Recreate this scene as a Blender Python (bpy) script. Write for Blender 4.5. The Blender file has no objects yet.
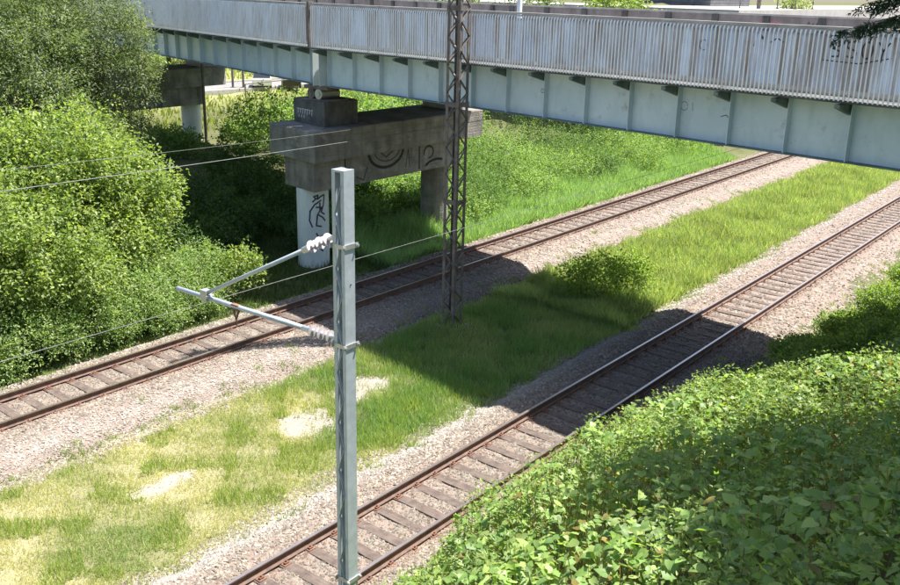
import bpy, math, random
import numpy as np
from mathutils import Vector, Matrix
rng = np.random.default_rng(7); random.seed(7)
S = bpy.context.scene; COL = S.collection
R = math.radians

# ------------------------------------------------------------------ camera, sky, sun, exposure
cd = bpy.data.cameras.new('camera'); cam = bpy.data.objects.new('camera', cd); COL.objects.link(cam)
fw = Vector((-0.5854109, 0.75017912, -0.30744978)); rt = Vector((0.78371844, 0.62071639, 0.02228385)); up = Vector((-0.207556, 0.22790885, 0.95130335))
m = Matrix(((rt.x, up.x, -fw.x, 0), (rt.y, up.y, -fw.y, 0), (rt.z, up.z, -fw.z, 9.886), (0, 0, 0, 1)))
cam.matrix_world = m
cd.sensor_width = 36; cd.sensor_fit = 'HORIZONTAL'; cd.lens = 37.64; cd.clip_start = .1; cd.clip_end = 2000
S.camera = cam
SUN = Vector((.49*.46, .87*.46, 1)).normalized()
w = bpy.data.worlds.new('World'); S.world = w; w.use_nodes = True
nt = w.node_tree; bg = nt.nodes['Background']; sk = nt.nodes.new('ShaderNodeTexSky'); sk.sky_type = 'NISHITA'
sk.sun_disc = False; sk.sun_elevation = math.asin(SUN.z); sk.sun_rotation = math.atan2(SUN.x, SUN.y); sk.dust_density = 1.5
nt.links.new(sk.outputs[0], bg.inputs[0]); bg.inputs[1].default_value = .09
sd = bpy.data.lights.new('sun', 'SUN'); so = bpy.data.objects.new('sun', sd); COL.objects.link(so)
sd.energy = 5.0; sd.angle = R(.53); sd.color = (1, .965, .91); so.rotation_euler = SUN.to_track_quat('Z', 'Y').to_euler(); so.location = (0, 0, 60)
S.view_settings.view_transform = 'Standard'; S.view_settings.look = 'None'; S.view_settings.gamma = 1; S.view_settings.exposure = 1.45

# ------------------------------------------------------------------ helpers
def tag(o, label=None, cat=None, group=None, kind=None):
    for k, v in (('label', label), ('category', cat), ('group', group), ('kind', kind)):
        if v: o[k] = v
    return o
def empty(name, loc, *a, **k):
    o = bpy.data.objects.new(name, None); COL.objects.link(o); o.location = loc; o.empty_display_size = .2
    return tag(o, *a, **k)
class MB:
    def __init__(s): s.v = []; s.f = []
    def add(s, vs, fs):
        b = len(s.v); s.v += [tuple(p) for p in vs]; s.f += [tuple(i+b for i in f) for f in fs]; return s
    def box(s, a, b):
        x0, y0, z0 = a; x1, y1, z1 = b
        return s.add([(x0,y0,z0),(x1,y0,z0),(x1,y1,z0),(x0,y1,z0),(x0,y0,z1),(x1,y0,z1),(x1,y1,z1),(x0,y1,z1)],
                     [(3,2,1,0),(4,5,6,7),(0,1,5,4),(1,2,6,5),(2,3,7,6),(3,0,4,7)])
    def prism(s, poly, z0, z1, bev=0):
        n = len(poly); c = np.mean(poly, 0)
        def ins(p, d): q = np.array(p)-c; l = np.linalg.norm(q); return tuple(c+q*(1-d/l))
        rings = [[(*p, z0) for p in poly], [(*p, z1-bev) for p in poly]]
        if bev: rings.append([(*ins(p, bev), z1) for p in poly])
        vs = sum(rings, []); fs = [tuple(range(n))[::-1], tuple(range(len(vs)-n, len(vs)))]
        for k in range(len(rings)-1):
            for i in range(n): j = (i+1) % n; fs.append((k*n+i, k*n+j, k*n+n+j, k*n+n+i))
        return s.add(vs, fs)
    def tube(s, pts, rad, n=8, cap=True):
        pts = [Vector(p) for p in pts]; rad = rad if hasattr(rad, '__len__') else [rad]*len(pts); vs = []
        for i, p in enumerate(pts):
            d = (pts[min(i+1, len(pts)-1)]-pts[max(i-1, 0)]).normalized()
            a = d.cross(Vector((0, 0, 1)) if abs(d.z) < .9 else Vector((1, 0, 0))).normalized(); b = d.cross(a)
            for k in range(n): t = 2*math.pi*k/n; vs.append(tuple(p+(a*math.cos(t)+b*math.sin(t))*rad[i]))
        fs = [(i*n+k, i*n+(k+1) % n, i*n+n+(k+1) % n, i*n+n+k) for i in range(len(pts)-1) for k in range(n)]
        if cap: fs += [tuple(range(n))[::-1], tuple(range(len(vs)-n, len(vs)))]
        return s.add(vs, fs)
    def bar(s, a, b, wa, wb, upv=(0, 0, 1)):
        a, b = Vector(a), Vector(b); d = (b-a).normalized(); x = d.cross(Vector(upv)).normalized(); y = x.cross(d)
        vs = [p+x*(i*wa/2)+y*(j*wb/2) for p in (a, b) for i, j in ((-1,-1),(1,-1),(1,1),(-1,1))]
        return s.add(vs, [(3,2,1,0),(4,5,6,7),(0,1,5,4),(1,2,6,5),(2,3,7,6),(3,0,4,7)])
    def mesh(s, name, mat, org=(0, 0, 0), smooth=False):
        me = bpy.data.meshes.new(name); o = np.array(org)
        me.from_pydata([tuple(np.array(p)-o) for p in s.v], [], s.f); me.materials.append(mat); me.validate()
        if smooth: me.polygons.foreach_set('use_smooth', [True]*len(me.polygons))
        return me
    def build(s, name, mat, parent=None, org=None, smooth=False):
        if org is None: org = ORG.get(parent.name, (0, 0, 0)) if parent else (0, 0, 0)
        o = bpy.data.objects.new(name, s.mesh(name, mat, org, smooth)); COL.objects.link(o)
        if parent: o.parent = parent; ORG[o.name] = org
        return o
ORG = {}
def root(name, loc, label, cat, group=None):
    o = empty(name, loc, label, cat, group); ORG[o.name] = tuple(loc); return o
def inst(name, me, loc, parent, rz=0, rot=None):
    o = bpy.data.objects.new(name, me); COL.objects.link(o); o.location = loc; o.rotation_euler = rot if rot else (0, 0, rz); o.parent = parent
    return o
def npmesh(name, V, F, mat, col=None, parent=None, smooth=False):
    """V (n,3) float, F (m,k) int, col (n,3) per-vertex colour"""
    me = bpy.data.meshes.new(name); n, k = len(F), F.shape[1]
    if parent: V = V-np.array(ORG[parent.name])
    me.vertices.add(len(V)); me.vertices.foreach_set('co', V.astype(np.float32).ravel())
    me.loops.add(n*k); me.loops.foreach_set('vertex_index', F.astype(np.int32).ravel())
    me.polygons.add(n); me.polygons.foreach_set('loop_start', (np.arange(n)*k).astype(np.int32)); 
    if smooth: me.polygons.foreach_set('use_smooth', np.ones(n, bool))
    me.update(calc_edges=True)
    if col is not None:
        a = me.color_attributes.new('Col', 'FLOAT_COLOR', 'POINT'); c = np.ones((len(V), 4), np.float32); c[:, :3] = col; a.data.foreach_set('color', c.ravel())
    me.materials.append(mat); o = bpy.data.objects.new(name, me); COL.objects.link(o)
    if parent: o.parent = parent; ORG[o.name] = ORG[parent.name]
    return o
def sn(x, y, s=1., k=0):                       # smooth pseudo noise about -1..1
    x = x/s; y = y/s
    return (np.sin(x*1.7+k*1.3+1.3*np.sin(y*1.1+k))+np.sin(y*1.9-k*2.1+1.2*np.sin(x*1.4-k))+np.sin((x+y)*2.7+k)*.5+np.sin((x-y*1.3)*4.1+k*3)*.35)/2.6
def ss(t): t = np.clip(t, 0, 1); return t*t*(3-2*t)

# ------------------------------------------------------------------ materials
def newmat(name):
    m = bpy.data.materials.new(name); m.use_nodes = True; N = m.node_tree.nodes; L = m.node_tree.links
    return m, N, L, N['Principled BSDF']
def noise(N, L, scale, detail=4, vec=None, rough=.6):
    n = N.new('ShaderNodeTexNoise'); n.inputs['Scale'].default_value = scale; n.inputs['Detail'].default_value = detail; n.inputs['Roughness'].default_value = rough
    if vec is not None: L.new(vec, n.inputs['Vector'])
    return n.outputs['Fac']
def ramp(N, L, fac, stops):
    r = N.new('ShaderNodeValToRGB'); L.new(fac, r.inputs[0]); e = r.color_ramp.elements
    while len(e) < len(stops): e.new(.5)
    for i, (p, c) in enumerate(stops): e[i].position = p; e[i].color = (*c, 1)
    return r.outputs[0]
def mixc(N, L, fac, a, b, mode='MIX'):
    m = N.new('ShaderNodeMix'); m.data_type = 'RGBA'; m.blend_type = mode
    for s, v in ((m.inputs[0], fac), (m.inputs[6], a), (m.inputs[7], b)):
        if isinstance(v, (int, float)): s.default_value = v
        elif isinstance(v, tuple): s.default_value = (*v, 1)
        else: L.new(v, s)
    return m.outputs[2]
def bump(N, L, P, fac, st, dist=.01):
    b = N.new('ShaderNodeBump'); b.inputs['Strength'].default_value = st; b.inputs['Distance'].default_value = dist
    L.new(fac, b.inputs['Height']); L.new(b.outputs[0], P.inputs['Normal'])
def coords(N, L, scale=(1, 1, 1), rot=(0, 0, 0), world=False):
    t = N.new('ShaderNodeNewGeometry' if world else 'ShaderNodeTexCoord'); mp = N.new('ShaderNodeMapping'); mp.inputs['Scale'].default_value = scale; mp.inputs['Rotation'].default_value = rot
    L.new(t.outputs['Position' if world else 'Object'], mp.inputs[0]); return mp.outputs[0]
def surf(name, c1, c2, scale=3, rough=.7, metal=0, streak=None, sc=(.1, .06, .04), st_scale=(2, 2, .25), thr=(.5, .75), bs=.2, bd=.01, spec=.4, rot=(0,0,0), third=None, world=True, boards=False):
    m, N, L, P = newmat(name); v = coords(N, L, world=world)
    c = ramp(N, L, noise(N, L, scale, 6, v), [(.35, c1), (.68, c2)])
    if streak:
        v2 = coords(N, L, st_scale, rot, world); f = noise(N, L, 1.6, 6, v2, .7)
        fr = ramp(N, L, f, [(thr[0], (0, 0, 0)), (thr[1], (1, 1, 1))]); mm = N.new('ShaderNodeMath'); mm.operation = 'MULTIPLY'
        L.new(fr, mm.inputs[0]); mm.inputs[1].default_value = streak; c = mixc(N, L, mm.outputs[0], c, sc)
    if third:
        f = ramp(N, L, noise(N, L, third[1], 5, coords(N, L, (1.1, .9, 1.2)), .7), [(third[2], (0, 0, 0)), (third[3], (1, 1, 1))]); c = mixc(N, L, f, c, third[0])
    L.new(c, P.inputs['Base Color']); P.inputs['Roughness'].default_value = rough; P.inputs['Metallic'].default_value = metal; P.inputs['Specular IOR Level'].default_value = spec
    if boards:
        wv = N.new('ShaderNodeTexWave'); wv.bands_direction = 'Z'; wv.inputs['Scale'].default_value = 1.4; wv.inputs['Distortion'].default_value = .25; L.new(v, wv.inputs['Vector'])
        q = ramp(N, L, wv.outputs['Fac'], [(0, (0, 0, 0)), (.06, (1, 1, 1))]); mx_ = N.new('ShaderNodeMath'); mx_.operation = 'MULTIPLY'; L.new(q, mx_.inputs[0]); L.new(noise(N, L, scale*8, 5, v), mx_.inputs[1]); bump(N, L, P, mx_.outputs[0], .7, .03)
    elif bs: bump(N, L, P, noise(N, L, scale*8, 5, v), bs, bd)
    return m
def leafmat(name, mult=(1, 1, 1), trans=.5, rough=.45, spec=.35):
    m, N, L, P = newmat(name); a = N.new('ShaderNodeAttribute'); a.attribute_name = 'Col'
    c = mixc(N, L, 1., a.outputs['Color'], mult, 'MULTIPLY'); L.new(c, P.inputs['Base Color'])
    P.inputs['Roughness'].default_value = rough; P.inputs['Specular IOR Level'].default_value = spec
    t = N.new('ShaderNodeBsdfTranslucent'); c2 = mixc(N, L, 1., c, (1.25, 1.3, .55), 'MULTIPLY'); L.new(c2, t.inputs[0])
    x = N.new('ShaderNodeMixShader'); x.inputs[0].default_value = trans; L.new(P.outputs[0], x.inputs[1]); L.new(t.outputs[0], x.inputs[2])
    L.new(x.outputs[0], N['Material Output'].inputs[0]); return m
def colmat(name, rough=.9, spec=.2, scale=30):
    m, N, L, P = newmat(name); a = N.new('ShaderNodeAttribute'); a.attribute_name = 'Col'
    f = noise(N, L, scale, 6, coords(N, L)); k = ramp(N, L, f, [(.3, (.65, .65, .65)), (.7, (1.25, 1.25, 1.25))])
    L.new(mixc(N, L, 1., a.outputs['Color'], k, 'MULTIPLY'), P.inputs['Base Color']); P.inputs['Roughness'].default_value = rough; P.inputs['Specular IOR Level'].default_value = spec
    bump(N, L, P, f, .6, .03); return m
M = {}
M['leaf'] = leafmat('leaf'); M['grass'] = leafmat('grass_blades', trans=.45, rough=.6, spec=.2)
M['ground'] = colmat('soil'); M['stone'] = colmat('ballast_stone', scale=9); M['bed'] = colmat('ballast_fines', scale=45)
M['bark'] = surf('bark', (.09, .07, .05), (.2, .16, .12), 9, .9, bs=.6, bd=.03)
M['sleeper'] = surf('tarred_timber', (.07, .05, .042), (.14, .105, .085), 5, .9, streak=.45, sc=(.22, .175, .145), st_scale=(.7, 14, 3), bs=.5)
M['rail'] = surf('rusty_rail', (.085, .05, .038), (.16, .095, .068), 6, .75, bs=.2, bd=.002)
M['railtop'] = surf('polished_rail_top', (.5, .42, .37), (.62, .54, .48), 4, .32, metal=.9, bs=0)
M['clip'] = surf('rusty_plate', (.12, .06, .04), (.22, .11, .07), 12, .8, bs=.2, bd=.002)
M['green'] = surf('aged_green_paint', (.53, .62, .67), (.63, .71, .76), .9, .6, streak=.45, sc=(.29, .38, .36), st_scale=(1.2, 1.2, .5), third=((.36, .32, .26), 1.6, .61, .78), bs=.1, bd=.004)
M['greendark'] = surf('dark_green_paint', (.1, .14, .13), (.2, .25, .23), 2, .7, streak=.5, sc=(.07, .06, .05))  # darker green tone for bottom flanges, brackets and cross girders
M['greensunlit'] = surf('sunlit_green_paint', (.55, .6, .58), (.66, .7, .68), 2, .6)  # paler tone paints in sunlight through the span gap on the end plates
M['galv'] = surf('galvanised_steel', (.38, .42, .45), (.48, .52, .56), 7, .5, metal=.35, streak=.3, sc=(.28, .33, .33), bs=.05, bd=.002)
M['picket'] = surf('pale_picket_paint', (.86, .87, .88), (.92, .92, .91), 2.2, .5, streak=.7, sc=(.5, .4, .33), st_scale=(1.4, 1.4, .5), bs=0)
M['rustrail'] = surf('weathered_top_rail', (.36, .32, .3), (.5, .47, .45), 2, .5, metal=.2, streak=.6, sc=(.22, .14, .1), st_scale=(1, 1, 6))
M['screw'] = surf('steel', (.45, .45, .44), (.55, .55, .54), 9, .4, metal=.7)
M['concrete'] = surf(boards=True, name='stained_concrete', c1=(.15, .14, .122), c2=(.31, .285, .25), scale=1.3, rough=.9, streak=.75, sc=(.07, .065, .06), st_scale=(1.7, 1.7, .16), bs=.5, bd=.02, third=((.36, .34, .31), .9, .6, .72))
M['concdark'] = surf('dark_concrete', (.07, .068, .062), (.16, .15, .14), 1.6, .9, streak=.7, sc=(.035, .035, .03), st_scale=(2, 2, .3), bs=.5, bd=.02)  # darker concrete tone for deck slab, near bearing blocks, parapet posts and wall
M['concbase'] = surf('base_concrete', (.3, .29, .27), (.42, .4, .37), 4, .9, bs=.4)
M['pillar'] = surf('white_painted_pillar', (.62, .66, .68), (.74, .77, .78), 1.2, .8, streak=.5, sc=(.42, .44, .43), st_scale=(2, 2, .4), bs=.2, bd=.004)
M['black'] = surf('black_spray_paint', (.045, .045, .055), (.1, .1, .12), 5, .7, bs=0)
M['greyspray'] = surf('grey_spray_paint', (.035, .035, .035), (.06, .06, .06), 5, .7, bs=0)
M['silver'] = surf('silver_spray_paint', (.4, .42, .42), (.55, .56, .56), 5, .6, bs=0)
M['pink'] = surf('pink_spray_paint', (.5, .12, .2), (.6, .2, .28), 5, .7, bs=0)
M['rustmast'] = surf('rusty_mast_paint', (.12, .1, .085), (.21, .175, .155), 4, .75, streak=.5, sc=(.07, .05, .04), bs=.2, bd=.004)
M['insul'] = surf('porcelain', (.4, .36, .37), (.54, .49, .5), 8, .2, bs=0, spec=.6)
M['insuld'] = surf('brown_porcelain', (.1, .06, .05), (.2, .14, .13), 8, .2, bs=0, spec=.6)
M['wire'] = surf('copper_wire', (.12, .13, .12), (.2, .2, .19), 8, .6, metal=.3, bs=0)
M['asphalt'] = surf('asphalt', (.05, .05, .05), (.085, .083, .08), 9, .9, bs=.3)
M['street'] = surf('pale_paving', (.4, .37, .35), (.5, .47, .44), 1.2, .9, bs=.2)
M['road'] = surf('worn_road', (.17, .16, .15), (.24, .23, .21), 1.2, .9, bs=.2)
M['parapet'] = surf('brown_parapet_sheet', (.2, .17, .16), (.3, .26, .24), 2, .8, streak=.6, sc=(.13, .1, .09))
M['siding'] = surf('dark_board', (.1, .1, .11), (.17, .17, .18), 3, .7, streak=.5, sc=(.07, .07, .075), st_scale=(.3, .3, 8))
M['whitecar'] = surf('white_car_paint', (.78, .78, .78), (.82, .82, .82), 1, .25, bs=0, spec=.6)
M['darkcar'] = surf('dark_car_paint', (.02, .02, .025), (.035, .035, .04), 1, .2, bs=0, spec=.6)
M['glass'] = surf('car_glass', (.02, .025, .03), (.04, .045, .05), 1, .08, bs=0, spec=.8)
M['tyre'] = surf('tyre', (.02, .02, .02), (.035, .035, .035), 5, .9, bs=0)
def panelmat():
    m, N, L, P = newmat('frosted_screen'); 
    c = ramp(N, L, noise(N, L, .9, 5, coords(N, L, (1, 1, .5))), [(.35, (.46, .52, .64)), (.65, (.6, .66, .76))])
    f = ramp(N, L, noise(N, L, 2.2, 7, coords(N, L, (2.2, 2.2, .14)), .75), [(.44, (0, 0, 0)), (.62, (1, 1, 1))])
    c = mixc(N, L, f, c, (.31, .24, .21)); L.new(c, P.inputs['Base Color']); P.inputs['Roughness'].default_value = .4
    t = N.new('ShaderNodeBsdfTranslucent'); L.new(c, t.inputs[0]); x = N.new('ShaderNodeMixShader'); x.inputs[0].default_value = .45
    L.new(P.outputs[0], x.inputs[1]); L.new(t.outputs[0], x.inputs[2]); L.new(x.outputs[0], N['Material Output'].inputs[0]); return m
M['panel'] = panelmat()

# ------------------------------------------------------------------ terrain
XA, XB, G = -21.2287, -10.7516, 1.507
def plateau(x, y): return 8.75*ss((y-57)/15)*ss((x+60)/12)*(1-ss((x+27.5)/4))
def slope_right(x, y): return np.clip((x+8.9-.9*ss((y-23)/3))*(.64-.14*ss((y-8)/7)-.1*ss((y-19)/5)), 0, 9.0)
def H(x, y, fine=True):
    h = -.45+.2*ss((x+9.75)/.5)+np.minimum(.75, np.maximum(0, (-23.3-x)*.05))+plateau(x, y)+slope_right(x, y)
    amp = np.where((x > -23) & (x < -9), .05, .16)
    h = h+.33*np.exp(-((x+17.15)**2+(y-22.1)**2)/.7)
    return h+amp*sn(x, y, 1.7)+amp*.5*sn(x, y, .6, 3)
PATCH = [(-15.75, 14.6, .8, .9), (-16.2, 17.0, .75, 1.3), (-15.9, 10.6, .3, .9), (-14.5, 31.3, .5, .5)]
def bare(x, y):
    b = np.zeros_like(x)
    for px, py, rx, ry in PATCH: b = np.maximum(b, 1-((x-px)/rx)**2-((y-py)/ry)**2+.45*sn(x, y, .33, 2)+.3*sn(x, y, .14, 5))
    return np.clip(b*1.1, 0, .8)
def dry(x, y):                                  # 0 lush green .. 1 straw
    d = .75-.55*ss((y-12)/7)+.3*sn(x, y, 1.1, 5)-.6*np.exp(-((x+14.6)/.9)**2-((y-15.8)/3.5)**2)-.4*np.exp(-((x+15)/1.2)**2-((y-8.5)/1.6)**2)
    d = d+.55*np.exp(-((np.abs(x+17.5))/.5)**2)*ss((y-27)/3)
    return np.clip(d, 0, 1)
xs = np.unique(np.concatenate([np.linspace(-260, -60, 24), np.linspace(-60, -24, 60), np.linspace(-24, -7, 100), np.linspace(-7, 6, 30), np.linspace(6, 120, 16)]))
ys = np.unique(np.concatenate([np.linspace(-40, 4, 16), np.linspace(4, 36, 170), np.linspace(36, 90, 80), np.linspace(90, 420, 30)]))
X, Y = np.meshgrid(xs, ys); x, y = X.ravel(), Y.ravel(); nx, ny = len(xs), len(ys)
i = (np.arange(ny-1)[:, None]*nx+np.arange(nx-1)[None]).ravel()
F = np.stack([i, i+1, i+nx+1, i+nx], 1)
g = np.array([.075, .085, .03]); s_ = np.array([.3, .27, .15]); pale = np.array([.29, .26, .22])
n1 = .5+.5*sn(x, y, .5, 9); D = dry(x, y)
mid = ((x > -18.6) & (x < -12.5)).astype(float)
k = np.clip(D*.9+.15*n1, 0, 1)[:, None]*mid[:, None]+(.25*n1)[:, None]*(1-mid[:, None])
col = g*(1-k)+s_*k; b = bare(x, y)[:, None]; col = col*(1-b)+pale*b
fm = (ss((-62-x)/6)*(1-ss((-100-x)/6)))[:, None]; col = col*(1-fm*.8)+np.array([.3, .3, .12])*fm*.8
npmesh('ground', np.stack([x, y, H(x, y)], 1), F, M['ground'], col, smooth=True)['kind'] = 'structure'

def bed_edges(which, y):
    wob = .12*sn(y*0+3, y, .5, which)+.18*sn(y*0+9, y, 1.6, which+4)
    if which == 0: return -23.0+wob*.7, -18.4+wob-.3*ss((10-y)/3)-.0*ss((y-40)/20)
    return -13.12+wob*.8-.3*ss((y-28)/20), -9.15+1.15*ss((y-19)/9)+wob
def bed_z(which, x, y):
    c = (XA, XB)[which]; l, r_ = bed_edges(which, y); dx = x-c
    half = np.where(dx < 0, c-l, r_-c); t = np.abs(dx)/half; t0 = np.minimum(1.45, half*.93)/half
    z = -.215+.045*ss((np.abs(dx)-.82)/.12)-.33*ss((t-t0)/(1.08-t0))*np.where((which == 1) & (dx > 0), .6, 1)
    return z-.4*np.clip(t-1, 0, 1)+.02*sn(x, y, .3, 7)
CB = np.array([[.31, .235, .19], [.25, .185, .15], [.38, .3, .25], [.24, .205, .185], [.4, .35, .31], [.18, .14, .12]])*np.array([.78, .84, .81])
for wch in (0, 1):
    ys2 = np.concatenate([np.arange(3, 40, .16), np.arange(40, 120, .5)]); ts = np.linspace(-1.12, 1.12, 46)
    V = []; 
    for yy in ys2:
        l, r_ = bed_edges(wch, np.array(yy)); c = (XA, XB)[wch]
        xx = np.where(ts < 0, c+ts*(c-l), c+ts*(r_-c)); V.append(np.stack([xx, xx*0+yy, bed_z(wch, xx, xx*0+yy)], 1))
    V = np.concatenate(V); n = len(ts); i = (np.arange(len(ys2)-1)[:, None]*n+np.arange(n-1)[None]).ravel(); F = np.stack([i, i+1, i+n+1, i+n], 1)
    kk = (.5+.5*sn(V[:, 0], V[:, 1], .3, 3))[:, None]; colr = np.array([.19, .145, .12])*(1-kk)+np.array([.27, .21, .175])*kk
    npmesh('ballast_bed', V, F, M['bed'], colr, smooth=True)['kind'] = 'structure'
# loose stones
OCT = np.array([(1,0,0),(-1,0,0),(0,1,0),(0,-1,0),(0,0,1),(0,0,-1)], float)
OF = np.array([(0,2,4),(2,1,4),(1,3,4),(3,0,4)])
def stones(px, py, pz, size, col):
    n = len(px); V = OCT[None]*(size[:, None, None]*(.6+.8*rng.random((n, 6, 1))))
    V = V+size[:, None, None]*.25*rng.standard_normal((n, 6, 3)); a = rng.random(n)*6.28; c, s = np.cos(a), np.sin(a)
    Vx = V[..., 0]*c[:, None]-V[..., 1]*s[:, None]; Vy = V[..., 0]*s[:, None]+V[..., 1]*c[:, None]
    V = np.stack([Vx+px[:, None], Vy+py[:, None], V[..., 2]*.75+pz[:, None]], 2).reshape(-1, 3)
    F = (OF[None]+6*np.arange(n)[:, None, None]).reshape(-1, 3); return V, F, np.repeat(col, 6, 0)
for wch, nn in ((0, (55000, 24000)), (1, (60000, 15000))):
    y = np.concatenate([rng.uniform(6, 27, nn[0]), 27+(rng.random(nn[1])**1.6)*(75-27 if wch == 0 else 38)])
    far = y > 27; t = rng.uniform(-1.16, 1.16, len(y)); l, r_ = bed_edges(wch, y); c = (XA, XB)[wch]; x = np.where(t < 0, c+t*(c-l), c+t*(r_-c))
    keep = np.abs(np.abs(x-c)-G/2) > .08; x, y, far, t = x[keep], y[keep], far[keep], t[keep]
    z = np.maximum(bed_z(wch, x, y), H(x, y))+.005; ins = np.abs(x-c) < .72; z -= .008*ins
    # sleepers stay uncovered between the rails
    sp = (.66, .62)[wch]; ph = np.abs((y/sp) % 1-.5)*sp; keep = ~((np.abs(x-c) < .8) & (ph > sp/2-.1)) | (rng.random(len(x)) < .17); x, y, z, far, t, ins = x[keep], y[keep], z[keep], far[keep], t[keep], ins[keep]
    size = np.where(far, .042, .029)*rng.uniform(.7, 1.35, len(x)); col = CB[rng.integers(0, 6, len(x))]*rng.uniform(.75, 1.2, (len(x), 1))
    edge = np.clip(1-np.abs(x-((-19.2, -12.8)[wch]))/.6, 0, 1)[:, None]; col = col*(1-.7*edge)+np.array([.36, .33, .3])*.7*edge*rng.uniform(.7, 1.15, (len(x), 1))
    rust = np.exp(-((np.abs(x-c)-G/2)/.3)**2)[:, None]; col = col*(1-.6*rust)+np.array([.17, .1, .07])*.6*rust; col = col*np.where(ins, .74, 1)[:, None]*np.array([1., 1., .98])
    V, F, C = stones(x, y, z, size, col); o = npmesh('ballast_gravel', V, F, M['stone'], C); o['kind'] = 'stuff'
    tag(o, ('loose brownish ballast stones along the farther left track', 'loose brownish ballast stones along the nearer right track')[wch], 'gravel')

n = 5200; i_ = rng.integers(0, 3, n); x = np.array([p[0] for p in PATCH[:3]])[i_]+rng.normal(0, .6, n); y = np.array([p[1] for p in PATCH[:3]])[i_]+rng.normal(0, .9, n); k_ = (bare(x, y) > .15) | (rng.random(n) < .12); x, y = x[k_], y[k_]; n = len(x)
V, F, C = stones(x, y, H(x, y), rng.uniform(.008, .026, n), np.array([[.4, .35, .3]])*rng.uniform(.45, 1.25, (n, 1))); o = npmesh('gravel_patch', V, F, M['stone'], C); o['kind'] = 'stuff'; tag(o, 'small pale stones in the bare patches of the strip beside the grey mast', 'gravel')
# ------------------------------------------------------------------ tracks
def track(c, sp, y0, y1, label):
    r = root('railway_track', (c, 20, -.2), label, 'railway track')
    prof = [(-.07, -.172), (.07, -.172), (.07, -.16), (.012, -.145), (.012, -.045), (.034, -.035), (.036, -.006), (-.036, -.006), (-.034, -.035), (-.012, -.045), (-.012, -.145), (-.07, -.16)]
    for s in (-1, 1):
        mb = MB(); n = len(prof); cx = c+s*G/2; K = 40
        vs = [(cx+p, y0+(y1-y0)*j/K, z) for j in range(K+1) for p, z in prof]
        fs = [(j*n+i, j*n+(i+1) % n, j*n+n+(i+1) % n, j*n+n+i) for j in range(K) for i in range(n)]; mb.add(vs, fs)
        ro = mb.build('rail', M['rail'], r)
        MB().box((cx-.031, y0, -.006), (cx+.031, y1, 0)).build('running_surface', M['railtop'], ro)
    sm = []
    for v in range(4):
        mb = MB(); d = .012; dy = .13; pts = []
        for xx, e in ((-1.28, .0), (-.4, .01), (.4, -.008), (1.28, 0)):
            e += random.uniform(-.008, .008)
            pts += [(xx, -dy+e, -.17), (xx, dy+e, -.17), (xx, dy-d+e, 0), (xx, -dy+d+e, 0)]
        mb.add(pts, [(3,2,1,0), (12,13,14,15)]+[(k*4+i, k*4+(i+1) % 4, k*4+4+(i+1) % 4, k*4+4+i) for k in range(3) for i in range(4)])
        sm.append(mb.mesh('sleeper', M['sleeper']))
    pb = MB().box((-.17, -.08, 0), (.17, .08, .016)).box((-.14, -.045, .016), (-.085, .045, .05)).box((.085, -.045, .016), (.14, .045, .05)).tube([(-.11, 0, .05), (-.11, 0, .085)], .017, 6).tube([(.11, 0, .05), (.11, 0, .085)], .017, 6)
    pm = pb.mesh('rail_fastening', M['clip'])
    k = math.ceil(y0/sp); 
    while k*sp < y1-20:
        o = inst('sleeper', random.choice(sm), (random.uniform(-.03, .03), k*sp-20, .2-.19+random.uniform(-.006, .004)), r, random.gauss(0, .012))
        if k*sp < 60:
            for s in (-1, 1): inst('rail_fastening', pm, (s*G/2, 0, .002), o)
        k += 1
track(XA, .66, 2, 120, 'rusty railway track on brown sleepers running past the bridge pier, farther from the camera')
track(XB, .62, 2, 120, 'nearer railway track in the foreground beside the grey steel mast and leafy slope')

# ------------------------------------------------------------------ bridge
BE = 0.14669
class Frame:
    def __init__(s, o, ang): s.o = np.array(o, float); s.u = np.array((math.cos(ang), -math.sin(ang), 0)); s.v = np.array((math.sin(ang), math.cos(ang), 0)); s.a = ang
    def p(s, a, b, z): return tuple(s.o+s.u*a+s.v*b+np.array((0, 0, z)))
    def box(s, mb, a0, a1, b0, b1, z0, z1):
        mb.add([s.p(a, b, z) for z in (z0, z1) for a, b in ((a0, b0), (a1, b0), (a1, b1), (a0, b1))], [(3,2,1,0),(4,5,6,7),(0,1,5,4),(1,2,6,5),(2,3,7,6),(3,0,4,7)]); return mb
FM = Frame((-25.3, 24.02, 0), BE); FL = Frame((-25.3, 24.02, 0), R(15.0))
br = root('overpass_bridge', (-25.3, 24.0, 0), 'pale green steel girder bridge with slatted railing crossing above both tracks', 'bridge')
BORG = np.array((-25.3, 24.0, 0))
SP = 1.48; WTOP = 7.7; GB = 6.42
def stroke(mb, pts, w_, P, off=0):
    """flat painted ribbon; pts 2-D on a surface given by P(a,z)->3-D"""
    for a, b in zip(pts[:-1], pts[1:]):
        a = np.array(a, float); b = np.array(b, float); d = b-a; l = np.linalg.norm(d)
        if l < 1e-6: continue
        d /= l; nrm = np.array((-d[1], d[0]))*w_/2; a = a-d*w_*.25; b = b+d*w_*.25
        mb.add([P(*(a-nrm)), P(*(b-nrm)), P(*(b+nrm)), P(*(a+nrm))], [(0, 1, 2, 3)])
def arc(cx, cz, rx, rz, a0, a1, n=12): return [(cx+rx*math.cos(R(a0+(a1-a0)*i/n)), cz+rz*math.sin(R(a0+(a1-a0)*i/n))) for i in range(n+1)]
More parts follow.
